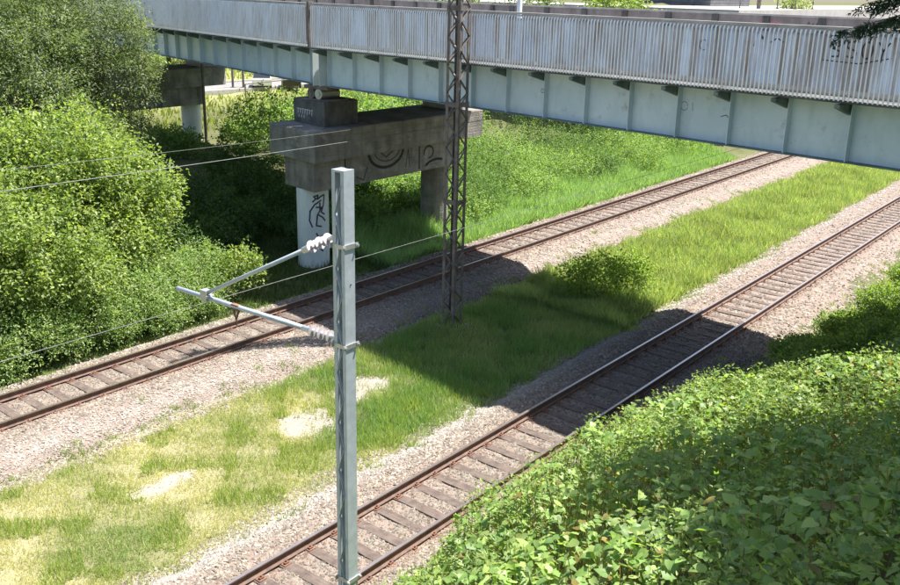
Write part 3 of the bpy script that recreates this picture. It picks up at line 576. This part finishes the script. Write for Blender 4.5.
# shaded and half-lit growth under and behind the bridge
UG = 'undergrowth bushes beneath and behind the bridge'
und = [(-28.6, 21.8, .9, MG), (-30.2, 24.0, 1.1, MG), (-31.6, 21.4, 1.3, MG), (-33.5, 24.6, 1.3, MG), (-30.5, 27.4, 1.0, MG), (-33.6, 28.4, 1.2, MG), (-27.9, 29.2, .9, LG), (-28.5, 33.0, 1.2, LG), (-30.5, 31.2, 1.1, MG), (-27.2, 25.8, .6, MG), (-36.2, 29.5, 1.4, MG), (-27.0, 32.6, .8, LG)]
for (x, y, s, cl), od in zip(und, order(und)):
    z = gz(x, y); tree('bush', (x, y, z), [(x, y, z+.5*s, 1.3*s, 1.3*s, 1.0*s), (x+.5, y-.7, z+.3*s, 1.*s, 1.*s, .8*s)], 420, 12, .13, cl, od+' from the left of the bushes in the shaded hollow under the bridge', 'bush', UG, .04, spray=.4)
BG_ = 'sunlit bushes beyond the bridge left of the main pier'
bgb = [(-39.5, 34.4, 2.0), (-42.5, 35.4, 2.0), (-37.5, 36.2, 2.0), (-41.0, 38.0, 1.8), (-38.5, 39.0, 2.0), (-45.5, 35.8, .7), (-36.0, 37.6, 2.0), (-43.0, 40.5, 1.8), (-36.0, 42.0, 2.4), (-38.8, 43.5, 2.6), (-46.5, 31.0, .7)]
bgb = [(x, y+1.6, s+.25) for x, y, s in bgb]
for (x, y, s), od in zip(bgb, order(bgb)):
    z = gz(x, y); tree('bush', (x, y, z), [(x, y, z+.6*s, 1.2*s, 1.2*s, 1.0*s), (x+.9, y+.6, z+.4*s, 1.0*s, 1.0*s, .9*s)], 430, 12, .17, LG, od+' from the left of the sunlit bushes beyond the bridge left of the pier', 'bush', BG_, .05, spray=.7, rsp=.22, upb=.9)
RG = 'bushes on the bank right of the pier beyond the farther track'
rgb = [(-27.0, 36.0, 1.5), (-29.5, 39.5, 2.1), (-31.5, 36.5, 2.3), (-28.0, 33.6, 1.4), (-26.0, 34.2, .9), (-28.5, 43.5, 1.5), (-31.5, 43.5, 2.0), (-27.0, 48.0, 1.2), (-30.0, 48.5, 1.8), (-33.5, 40.0, 2.1), (-26.6, 52.5, 1.3), (-29.5, 54.0, 2.0), (-33.5, 48.5, 2.4), (-27.5, 58.0, 1.5), (-32.8, 53.8, 2.6), (-26.6, 40.5, 1.0), (-27.3, 45.6, 1.2)]
MIX = [(.11, .19, .055), (.14, .23, .065), (.09, .15, .045)]
for (x, y, s), od in zip(rgb, order(rgb)):
    z = gz(x, y); tree('bush', (x, y, z), [(x, y, z+.35*s, 1.25*s, 1.4*s, .7*s), (x+.6, y-1., z+.15*s, 1.*s, 1.3*s, .5*s)], 700, 12, .095, (MIX if int(x*10+y*7) % 3 == 0 else LG+YG[:1]), od+' from the left of the light green bushes right of the pier and mast', 'bush', RG, .05, spray=.6, rsp=.2, upb=1.4)
# small bush in the middle strip
tree('bush', (-15.1, 27.6, gz(-15.1, 27.6)), [(-15.3, 27.9, .25, .8, .9, .8), (-14.5, 28.8, .1, .7, .8, .6), (-16.0, 28.0, -.1, .7, .7, .5), (-14.9, 29.6, .2, .6, .6, .6)], 620, 10, .1, [(.22, .33, .06), (.28, .38, .08), (.18, .27, .05)], 'solitary round green bush in the grass strip at the edge of the bridge shadow', 'bush', None, .03, spray=.55, shell=.6, upb=.9)
# right bank bushes
RB = 'dense weeds on the right bank beyond the bridge shadow'
rbb = [(-5.4, 21.6, .8), (-4.2, 23.0, .9), (-3.3, 21.4, .9), (-6.6, 23.4, .6), (-7.0, 25.6, .55), (-6.7, 27.8, .6), (-5.9, 30.2, .75), (-6.6, 31.2, .5), (-5.4, 27.4, .8), (-6.2, 34.0, .7), (-5.0, 32.5, .9), (-5.0, 25.0, .8), (-6.5, 37.5, .6), (-4.0, 28.9, 1.)]
for (x, y, s), od in zip(rbb, order(rbb)):
    z = gz(x, y); tree('shrub', (x, y, z), [(x, y, z+.3*s, 1.1*s, 1.2*s, .75*s), (x-.5, y+.6, z+.1*s, .9*s, .9*s, .6*s)], 600, 12, .085, [(.2, .29, .06), (.24, .33, .07), (.14, .22, .045)], od+' from the left of the weedy shrubs on the far right bank', 'shrub', RB, .03, spray=.28, upb=.8)
# growth just visible above the bridge
UP = 'trees whose tops show over the far parapet'
for x, y, zt_, s, cl, lb_ in [(-31.0, 56.5, 9.3, 1.9, YG, 'bright yellow-green tree top showing over the far parapet left of the dark building'), (-34.5, 52.0, 8.8, 2.4, DG, 'dark green tree top behind the far parapet, left of the bright one'), (-38.5, 49.5, 8.9, 2.6, DG, 'dark green tree top behind the far parapet just right of the lattice mast'), (-44.0, 47.0, 8.8, 2.6, MG, 'green tree top behind the far parapet left of the lattice mast')]:
    tree('far_tree', (x, y, gz(x, y)), [(x, y, zt_-s*.6, s, s, s), (x+s*.8, y+.5, zt_-s*1.2, s, s, s), (x-s*.7, y-.3, zt_-s*1.4, s, s, s)], 900, 14, .18, cl, lb_, 'tree', UP, .15, spray=.6)
x, y = -24.9, 80.2
# pale sapling on the edge of the upper street
tree('sapling', (-26.2, 76.0, 0.2), [(-26.2, 76.0, 8.2, 1.1, 1.1, 1.6), (-26.0, 76.2, 6.0, 1.1, 1.1, 1.6)], 300, 12, .2, [(.2, .25, .1), (.26, .3, .14)], 'thin pale-leaved sapling showing over the parapet beside the spruce branch', 'tree', None, .08, spray=.6)

# ------------------------------------------------------------------ grass
def grass(n, xf, yf, hgt, wid, label, colf, dens=None, name='grass', gf=None):
    x = xf(n); y = yf(n)
    if dens is not None: k_ = rng.random(n) < dens(x, y); x, y = x[k_], y[k_]
    n = len(x); z = (gf or H)(x, y)-.02; h = hgt(x, y)*rng.uniform(.45, 1.25, n); a = rng.random(n)*6.283; w_ = wid*rng.uniform(.7, 1.4, n)
    lean = rng.standard_normal((n, 2))*h[:, None]*.33; dx, dy = np.cos(a)*w_, np.sin(a)*w_
    V = np.stack([np.stack([x-dx, y-dy, z], 1), np.stack([x+dx, y+dy, z], 1), np.stack([x+lean[:, 0], y+lean[:, 1], z+h], 1)], 1).reshape(-1, 3)
    F = np.arange(3*n).reshape(n, 3)
    o = npmesh(name, V, F, M['grass'], np.repeat(colf(x, y, n), 3, 0)); o['kind'] = 'stuff'; tag(o, label, 'grass'); return o
GRN = np.array([.2, .33, .1]); STR = np.array([.58, .53, .28])
def gcol(x, y, n):
    d = np.clip(dry(x, y)*1.05+.2*rng.standard_normal(n), 0, 1)[:, None]; return (GRN*(1-d)+STR*d)*rng.uniform(.7, 1.25, (n, 1))
def edge_d(x, y):
    l = bed_edges(0, y)[1]; r_ = bed_edges(1, y)[0]; return np.clip((x-l+.32+.2*sn(x, y, .35, 4))/.7, 0, 1)*np.clip((r_-x+.32+.2*sn(x, y, .35, 8))/.7, 0, 1)
U = lambda a, b: (lambda n: rng.uniform(a, b, n))
grass(150000, U(-18.2, -13.0), lambda n: 5+rng.random(n)*22, lambda x, y: .09+.1*(1-dry(x, y))+.09*ss((y-13)/6), .008, 'short dry and green grass in the strip between the tracks, nearer part', gcol, lambda x, y: (1-1.25*bare(x, y))*edge_d(x, y)*(.35+.65*(sn(x, y, .4, 6) > -.35)))
grass(45000, U(-18.0, -13.1), lambda n: 5.5+rng.random(n)*14, lambda x, y: .2+.14*np.clip(sn(x, y, .5, 6), 0, 1), .009, 'taller tufts of grass in the strip between the tracks beside the grey mast', lambda x, y, n: (np.array([.2, .3, .06])+(rng.random((n, 1))**2)*np.array([.22, .16, .1])), lambda x, y: (1-bare(x, y))*edge_d(x, y)*(sn(x, y, .55, 6)+.45*np.exp(-((x+14.6)/1.)**2-((y-15.8)/3.)**2) > .3), gf=None)
grass(90000, U(-18.4, -13.2), lambda n: 26+rng.random(n)**1.5*44, lambda x, y: .36+.2*sn(x, y, .7, 3), .02, 'tall bright grass in the strip between the tracks beyond the bridge shadow', lambda x, y, n: (np.array([.24, .34, .12])+(rng.random((n, 1))**2)*np.array([.26, .16, .12]))*(1+.18*sn(x, y, 1.2, 7))[:, None], lambda x, y: (1-bare(x, y))*edge_d(x, y))
grass(150000, lambda n: -23.1-rng.random(n)**1.3*9.5, lambda n: 26+rng.random(n)*34, lambda x, y: .5+.25*sn(x, y, 1.3, 3)+.3*ss((-24.5-x)/2), .022, 'tall pale grass bank between the pier and the farther track', lambda x, y, n: (np.array([.21, .35, .13])+(rng.random((n, 1))**2)*np.array([.26, .24, .18])))
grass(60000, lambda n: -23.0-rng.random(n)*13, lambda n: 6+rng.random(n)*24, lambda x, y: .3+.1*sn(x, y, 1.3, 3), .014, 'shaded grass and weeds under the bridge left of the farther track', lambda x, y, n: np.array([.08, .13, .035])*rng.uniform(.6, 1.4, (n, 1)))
grass(60000, lambda n: -9.6+rng.random(n)*5.5, lambda n: 5+rng.random(n)*60, lambda x, y: .16+.16*ss((y-24)/4), .013, 'grass along the right edge of the nearer track', lambda x, y, n: (np.array([.26, .34, .09])+(rng.random((n, 1))**2)*np.array([.24, .18, .12])), lambda x, y: np.clip((x-bed_edges(1, y)[1]+.2)/.7, 0, 1))
grass(50000, lambda n: -52-rng.random(n)*70, lambda n: 35+rng.random(n)*100, lambda x, y: .5+0*x, .07, 'sunlit pale meadow beyond the distant street', lambda x, y, n: (np.array([.26, .3, .09])*rng.uniform(.7, 1.2, (n, 1))), lambda x, y: 1-((x > -79.5) & (x < -68)))

def clumped(edges, n, sd):
    k_ = 420; cy = 5+rng.random(k_)*45; w_ = rng.integers(0, len(edges), k_); cx = np.array([edges[w_[i]](cy[i]) for i in range(k_)]); i_ = rng.integers(0, k_, n)
    return cx[i_]+rng.normal(0, sd, n), cy[i_]+rng.normal(0, sd, n)
eds = [lambda y: float(bed_edges(0, np.array(y))[1])-abs(random.gauss(0, .45)), lambda y: float(bed_edges(1, np.array(y))[0])+abs(random.gauss(0, .3)), lambda y: float(bed_edges(1, np.array(y))[1])-abs(random.gauss(0, .35)), lambda y: float(bed_edges(0, np.array(y))[0])+abs(random.gauss(0, .2))]
wx, wy = clumped(eds, 16000, .09)
def bedtop(x, y): return np.maximum(np.where(x < -16, bed_z(0, x, y), bed_z(1, x, y)), H(x, y))
grass(16000, lambda n: wx, lambda n: wy, lambda x, y: .15+.05*sn(x, y, .6, 2), .009, 'scattered weed tufts growing on the ballast shoulders', lambda x, y, n: (np.array([.17, .27, .07])+(rng.random((n, 1))**2)*np.array([.2, .14, .08])), None, 'weed_tufts', bedtop)
# ------------------------------------------------------------------ knotweed on the near slope
def bigleaf(size, curl=.18):
    """heart-shaped leaf, base at origin, tip along +Y"""
    s = size; o = [(0, 0, 0), (.3*s, -.05*s, .05*s), (.42*s, .25*s, .06*s), (.3*s, .62*s, .02*s), (0, 1.05*s, -curl*s), (-.3*s, .62*s, .02*s), (-.42*s, .25*s, .06*s), (-.3*s, -.05*s, .05*s), (0, .35*s, -.02*s), (0, .7*s, -.05*s)]
    return o, [(0, 1, 2, 8), (8, 2, 3, 9), (9, 3, 4), (9, 4, 5), (8, 9, 5, 6), (0, 8, 6, 7)]
BL, BF = bigleaf(1.); BL = np.array(BL); BT = []
for f in BF: BT += [f[:3]] if len(f) == 3 else [f[:3], (f[0], f[2], f[3])]
BT = np.array(BT)
def bigleaves(P, ang, tilt, size, col):
    n = len(P); V = BL[None]*size[:, None, None]; V = V*np.stack([rng.uniform(.8, 1.1, n), np.ones(n), rng.uniform(.5, 1.6, n)], 1)[:, None]
    c, s = np.cos(tilt[:, 0])[:, None], np.sin(tilt[:, 0])[:, None]; y_, z_ = V[..., 1]*c-V[..., 2]*s, V[..., 1]*s+V[..., 2]*c; x_ = V[..., 0]
    c, s = np.cos(tilt[:, 1])[:, None], np.sin(tilt[:, 1])[:, None]; x_, z_ = x_*c+z_*s, -x_*s+z_*c
    c, s = np.cos(ang)[:, None], np.sin(ang)[:, None]; X1 = x_*c-y_*s; Y1 = x_*s+y_*c
    V = (np.stack([X1, Y1, z_], 2)+P[:, None]).reshape(-1, 3); F = (BT[None]+10*np.arange(n)[:, None, None]).reshape(-1, 3); return V, F, np.repeat(col, 10, 0)
KC = [(.21, .33, .085), (.27, .38, .1), (.16, .27, .07), (.32, .41, .13)]
def ktop(x, y):                                  # top of the leaf canopy above the bank
    e = x+8.8-.25*sn(x*0+2, y, .8, 2)+.2*ss((13-y)/4)-.3*ss((11-y)/3)-.0*y
    return H(x, y)+(1.2+.6*ss((y-8)/3)*(1-ss((y-15.5)/3.5))*(1-ss((x+6.5)/3))-.25*ss((y-17)/2))*np.sqrt(np.clip(e/1.4, 0, 1))*(1+.16*sn(x, y, .7, 4)+.12*sn(x, y, .28, 8))
V_, F_, C_ = [], [], []; off = 0
n = 46000; x = rng.uniform(-8.9, 2.5, n); y = rng.uniform(3, 21.5, n); e_ = x+8.8-.25*sn(x*0+2, y, .8, 2)+.2*ss((13-y)/4)-.3*ss((11-y)/3)
end = ss((20.2+.5*sn(x, y, .9, 1)+.5*ss((x+6)/3)-y)/1.0); k_ = (e_ > 0) & (rng.random(n) < end) & (rng.random(n) < .75+.5*sn(x, y, .45, 6)); x, y = x[k_], y[k_]; n = len(x)
dep_ = rng.random(n)**1.7*.75; z = ktop(x, y)-dep_*np.clip(ktop(x, y)-H(x, y), .05, 1.9)
ang = rng.random(n)*6.283; tilt = np.stack([rng.normal(-.25, .3, n), rng.normal(0, .3, n)], 1); size = rng.uniform(.075, .16, n)
kc = pal(KC, n, .22)*(1+.22*sn(x, y, .8, 11))[:, None]; sick = rng.random(n) < .03; kc[sick] = np.array([.3, .24, .07])*rng.uniform(.5, 1.1, (sick.sum(), 1))
size = size*(1+.25*sn(x, y, 1.1, 12))
V, F, C = bigleaves(np.stack([x, y, z], 1), ang, tilt, size, kc); npmesh('knotweed_thicket', V, F, M['leaf'], C)
o = bpy.data.objects['knotweed_thicket']; o['kind'] = 'stuff'; tag(o, 'dense mass of broad heart-shaped leaves covering the near slope', 'undergrowth')
# stems and a second, finer weed mixed into the thicket
n = 4200; x = rng.uniform(-8.4, 1.5, n); y = rng.uniform(4, 19.5, n); k_ = ktop(x, y)-H(x, y) > .4; x, y = x[k_], y[k_]; n = len(x); z0_ = H(x, y); z1_ = ktop(x, y)+rng.uniform(-.25, .12, n)
lx_, ly_ = rng.normal(0, .12, n), rng.normal(0, .12, n); a = rng.random(n)*3.14; dx, dy = np.cos(a)*.006, np.sin(a)*.006
V = np.stack([np.stack([x-dx, y-dy, z0_], 1), np.stack([x+dx, y+dy, z0_], 1), np.stack([x+lx_+dx*.5, y+ly_+dy*.5, z1_], 1), np.stack([x+lx_-dx*.5, y+ly_-dy*.5, z1_], 1)], 1).reshape(-1, 3)
F = np.arange(4*n).reshape(n, 4); o = npmesh('thicket_stems', V, F, M['leaf'], np.repeat(pal([(.2, .16, .07), (.15, .2, .06), (.22, .12, .06)], n, .2), 4, 0)); o['kind'] = 'stuff'; tag(o, 'thin upright stems among the broad leaves on the near slope', 'undergrowth')
n = 26000; cx_, cy_ = rng.uniform(-8.6, -1, 240), rng.uniform(5, 20.5, 240); i_ = rng.integers(0, 240, n); x = cx_[i_]+rng.normal(0, .22, n); y = cy_[i_]+rng.normal(0, .22, n); k_ = ktop(x, y)-H(x, y) > .1; x, y = x[k_], y[k_]; n = len(x)
P = np.stack([x, y, ktop(x, y)+rng.uniform(-.3, .16, n)], 1); A = rng.standard_normal((n, 3)); A[:, 2] = np.abs(A[:, 2])*.8
V, F, C = leaves(P, A, np.array([0, 0, 1.])+.5*rng.standard_normal((n, 3)), rng.uniform(.04, .1, n), .2, pal([(.2, .28, .07), (.27, .34, .1), (.15, .22, .06)], n, .2)); o = npmesh('fine_weeds', V, F, M['leaf'], C); o['kind'] = 'stuff'; tag(o, 'finer narrow-leaved weeds mixed among the broad leaves on the near slope', 'undergrowth')
# individual shoots sticking out of the thicket
lmesh = []
for v in range(4):
    L1 = BL*np.array([random.uniform(.85, 1.1), 1, random.uniform(.5, 1.4)]); me = bpy.data.meshes.new('leaf'); me.from_pydata([tuple(p) for p in L1], [], BF)
    a = me.color_attributes.new('Col', 'FLOAT_COLOR', 'POINT'); c = [.13, .2, .05]; a.data.foreach_set('color', (list(np.array(c)*random.uniform(.85, 1.2))+[1.])*len(L1)); me.materials.append(M['leaf']); lmesh.append(me)
shoots = [(-4.35, 9.1), (-4.0, 9.6), (-3.7, 8.9), (-3.3, 8.0), (-2.9, 7.6), (-2.6, 7.9), (-4.7, 10.2), (-5.2, 9.2), (-5.6, 8.7), (-4.9, 8.1), (-3.3, 9.6), (-2.3, 7.2), (-6.9, 14.2), (-7.5, 15.6), (-7.3, 12.4), (-6.0, 10.4), (-2.0, 8.6), (-4.2, 7.8)]
for (x, y), od in zip(shoots, order(shoots)):
    zt_ = float(ktop(np.array([x]), np.array([y]))[0])+random.uniform(.12, .3); zb_ = gz(x, y)
    r = root('knotweed_shoot', (x, y, zb_), od+' from the left of the pale leafy shoots standing above the near thicket', 'plant', 'leafy shoots above the near thicket')
    dx, dy = random.uniform(-.25, .05), random.uniform(-.25, .05); pt = lambda t: Vector((x+dx*t*t, y+dy*t*t, zb_+(zt_-zb_)*t))
    MB().tube([pt(i/5) for i in range(6)], [.011, .01, .009, .008, .006, .003], 6).build('stem', M['leafstem'] if 'leafstem' in M else M['bark'], r)
    a = random.random()*6
    for j in range(11):
        t = .45+.55*j/10; p = pt(t); s = .13*(1.1-.55*max(0, t-.75)/.25)*random.uniform(.8, 1.15); a += 2.4
        o = inst('leaf', random.choice(lmesh), tuple(p-Vector((x, y, zb_))), r, 0, rot=(random.uniform(-.45, .15), random.uniform(-.3, .3), a)); o.scale = (s, s, s)

# ------------------------------------------------------------------ spruce whose branch hangs into the top right corner
def spruce(bx, by, zb_, z0, z1, rad, label):
    r = root('spruce_tree', (bx, by, zb_), label, 'tree'); mb = MB(); Ps, As = [], []
    mb.tube([(bx, by, zb_-.3), (bx, by, z0+2), (bx, by, z1)], [.2, .15, .02], 10)
    z = z0
    while z < z1-.3:
        t = (z-z0)/(z1-z0); L = rad*(1-t)**.8*random.uniform(.85, 1.05)
        for j in range(9):
            a = j*.698+z*2.3+random.uniform(-.2, .2); d = Vector((math.cos(a), math.sin(a), 0)); pts = []
            for q in range(6): u = q/5; pts.append(Vector((bx, by, z))+d*L*u+Vector((0, 0, -.2*L*u*u+.05*L*u)))
            mb.tube(pts, [.035, .03, .025, .02, .012, .004], 5)
            side = Vector((-d.y, d.x, 0))
            for q in range(int(L*(30 if z < z0+.8 else 9))):
                u = random.uniform(.15, 1); p0 = pts[0].lerp(pts[-1], u); i_ = min(4, int(u*5)); p0 = pts[i_].lerp(pts[i_+1], u*5-i_)
                for sg in (-1, 1):
                    ln = .4*(1.15-u)*random.uniform(.7, 1.4)+.16; tw = (side*sg*random.uniform(.3, 1)+d*.5+Vector((0, 0, -random.uniform(.3, 1.1)))).normalized(); mtw = 10
                    tt = rng.random(mtw)*ln; Ps.append(np.array(p0)[None]+np.array(tw)[None]*tt[:, None]); As.append(np.array(tw)[None]+rng.standard_normal((mtw, 3))*.55)
        z += .3 if z < z0+1 else .42
    P = np.concatenate(Ps); A = np.concatenate(As); n = len(P)
    V, F, C = leaves(P, A, rand_unit(n), rng.uniform(.05, .09, n), .09, pal([(.025, .05, .03), (.03, .06, .035), (.04, .075, .045)], n, .2)); npmesh('crown', V, F, M['leaf'], C, r)
    mb.build('trunk', M['bark'], r)
spruce(-.1, 15.4, gz(-.1, 15.4), 10.12, 16.8, 4.7, 'dark spruce whose drooping branch hangs into the top right corner')
# leafy tree standing outside the right of the view whose shade falls on the slope
tree('bank_tree', (1.8, 13.6, gz(1.8, 13.6)), [(-1.5, 16.1, 12.6, 1.6, 1.5, 1.2), (-2.6, 15.0, 12.4, .9, .9, .8), (-.5, 13.9, 12.7, 1.4, 1.1, 1.3), (.2, 11.7, 12.6, 1.2, 1.0, 1.2), (1.4, 13.4, 13.4, 1.8, 1.8, 1.5), (.4, 9.6, 12.4, 1.1, .8, 1.)], 5200, 15, .17, MG, 'broadleaf tree on the bank outside the view that shades the slope', 'tree', None, .16, spray=.5)

# ------------------------------------------------------------------ upper street, dark building, posts
zz = 8.98
st = MB().box((-52, 61.5, -.5), (-24.8, 260, zz)).build('street', M['street']); st['kind'] = 'structure'
bd = root('boarded_building', (-41, 79, zz), 'dark building with horizontal boards beyond the far parapet', 'building')
MB().box((-46, 77.5, zz), (-33.8, 86, zz+4.6)).build('wall', M['concdark'], bd)
me = MB().box((-5.3, -.03, 0), (6.9, 0, .17)).mesh('board', M['siding']); me2 = MB().box((0, 0, 0), (.03, 8.5, .17)).mesh('board', M['siding'])
for i_ in range(22):
    inst('board', me, (.3, -1.502, .05+i_*.205), bd); inst('board', me2, (7.202, -1.5, .05+i_*.205), bd)
MB().box((-46.4, 77.1, zz+4.6), (-33.4, 86.4, zz+4.8)).build('roof', M['concbase'], bd)
for i_, (x, y, h_, r_) in enumerate([(-26.9, 70.3, .8, .16), (-26.0, 71.6, 2.6, .05), (-28.2, 70.0, 2.6, .05), (-26.6, 76.5, 2.8, .05), (-25.3, 73.4, 2.6, .05), (-25.2, 77.0, 2.6, .05)]):
    if r_ > .1: tag(MB().tube([(x, y, zz), (x, y, zz+h_*.85), (x, y, zz+h_)], [r_, r_, r_*.6], 12).build('bollard', M['rustmast']), 'short thick dark bollard on the pale street beyond the bridge', 'bollard')
    else: tag(MB().tube([(x, y, zz), (x, y, zz+h_)], r_, 8).box((x-.12, y-.12, zz), (x+.12, y+.12, zz+.05)).build('street_post', M['rustmast']), ['', 'thin dark post just right of the thick bollard on the pale street', 'thin dark post nearest the dark boarded building', 'thin dark post standing farther back behind the thick bollard', 'thin dark post in front of the pale sapling on the street', 'thin dark post farthest back beside the pale sapling'][i_], 'post', 'thin posts on the upper street')
o = MB().box((-22.1, 32.2, 8.02), (-21.95, 32.35, 9.75)).box((-22.14, 32.16, 9.75), (-21.91, 32.39, 9.8)).build('white_post', M['pillar']); tag(o, 'short white post by the far parapet just left of the lattice mast', 'post')

# ------------------------------------------------------------------ distant street seen under the left span
rd = MB(); rd.add([(-78, 44, .5), (-71.5, 44, .5), (-66.5, 95, .55), (-73, 95, .55)], [(0, 1, 2, 3)]); rd.add([(-78, 44, .1), (-71.5, 44, .1), (-71.5, 44, .5), (-78, 44, .5)], [(0, 1, 2, 3)])
o = rd.build('road', M['road']); o['kind'] = 'structure'
k = MB()
for s in (0, 1):
    a = (-71.4+s*-6.7, 44, .3); b_ = (-66.4+s*-6.7, 95, .3); k.bar(a, b_, .2, .7)
o = k.build('kerb', M['concbase']); o['kind'] = 'structure'
pr = root('pipe_railing', (-66, 53, .2), 'thin rusty handrail running beside the distant street', 'railing')
pp = [(-64.6, 53.6), (-65.4, 58.5), (-66.0, 63.5), (-66.6, 68.5)]
for a in pp: MB().tube([(*a, 0), (*a, 1.7)], .06, 8).build('post', M['rustmast'], pr)
MB().tube([(*a, 1.7) for a in pp], .05, 8).build('handrail', M['rustmast'], pr)
def car(loc, rz, mat, label):
    r = root('parked_car', loc, label, 'car', 'cars parked on the distant street'); r.rotation_euler = (0, 0, rz); ORG[r.name] = (0, 0, 0)
    def sec(pts, w0, w1):
        mb = MB(); n = len(pts); vs = [(x_, s_*(w0 if z_ < .95 else w1), z_) for s_ in (-1, 1) for x_, z_ in pts]
        mb.add(vs, [tuple(range(n)), tuple(range(2*n-1, n-1, -1))]+[(i, (i+1) % n+0, n+(i+1) % n, n+i) for i in range(n)]); return mb
    sec([(-2.05, .3), (2.0, .3), (2.1, .55), (1.95, .78), (1.0, .92), (-1.8, .94), (-2.1, .85)], .86, .82).build('body', mat, r)
    sec([(-1.75, .945), (.95, .925), (.3, 1.42), (-1.35, 1.45)], .8, .66).build('window_band', M['glass'], r)
    MB().add([(-1.3, -.63, 1.455), (.27, -.63, 1.43), (.27, .63, 1.43), (-1.3, .63, 1.455), (-1.2, -.55, 1.5), (.15, -.55, 1.48), (.15, .55, 1.48), (-1.2, .55, 1.5)], [(3,2,1,0),(4,5,6,7),(0,1,5,4),(1,2,6,5),(2,3,7,6),(3,0,4,7)]).build('roof', mat, r)
    for x_ in (-1.3, 1.3):
        for s_ in (-1, 1):
            wl = MB().tube([(x_, s_*.7, .32), (x_, s_*.89, .32)], .32, 16).build('wheel', M['tyre'], r); MB().tube([(x_, s_*.892, .32), (x_, s_*.9, .32)], .19, 12).build('rim', M['screw'], wl)
    for s_ in (-1, 1): MB().box((2.02, s_*.62-.14, .6), (2.09, s_*.62+.14, .74)).build('headlight', M['insul'], r)
car((-70.9, 60.9, .55), R(139), M['whitecar'], 'white car parked on the distant street under the left span')
car((-69.0, 62.9, .55), R(139), M['darkcar'], 'dark car parked beside the white car on the distant street')
for (x, y, h_), lb_ in zip([(-71.6, 59.2, 2.2), (-72.4, 58.6, 1.8), (-78.0, 60.5, 3.0)], ['dark post standing just left of the white car on the distant street', 'shorter dark post, second to the left from the white car', 'tall dark post farthest left on the distant street']):
    tag(MB().tube([(x, y, 0), (x, y, h_+.5)], .11, 8).box((x-.2, y-.2, .3), (x+.2, y+.2, .55)).build('street_post', M['rustmast']), lb_, 'post', 'dark posts on the distant street')
ftr = [(-97, 62, 4), (-101, 72, 4.5), (-96, 82, 4.5), (-92, 92, 5), (-104, 55, 4), (-88, 103, 5.5), (-112, 90, 7), (-84, 118, 8), (-70, 125, 8)]
for (x, y, s), od in zip(ftr, order(ftr)):
    z = gz(x, y); tree('far_tree', (x, y, z), [(x, y, z+s*.8, s*1.1, s*1.1, s), (x+s*.7, y-s*.4, z+s*.5, s*.8, s*.8, s*.7)], 420, 12, .5, LG+[(.26, .3, .1)], od+' from the left of the sunlit trees behind the distant meadow', 'tree', 'trees behind the distant meadow', .3, spray=1.3)
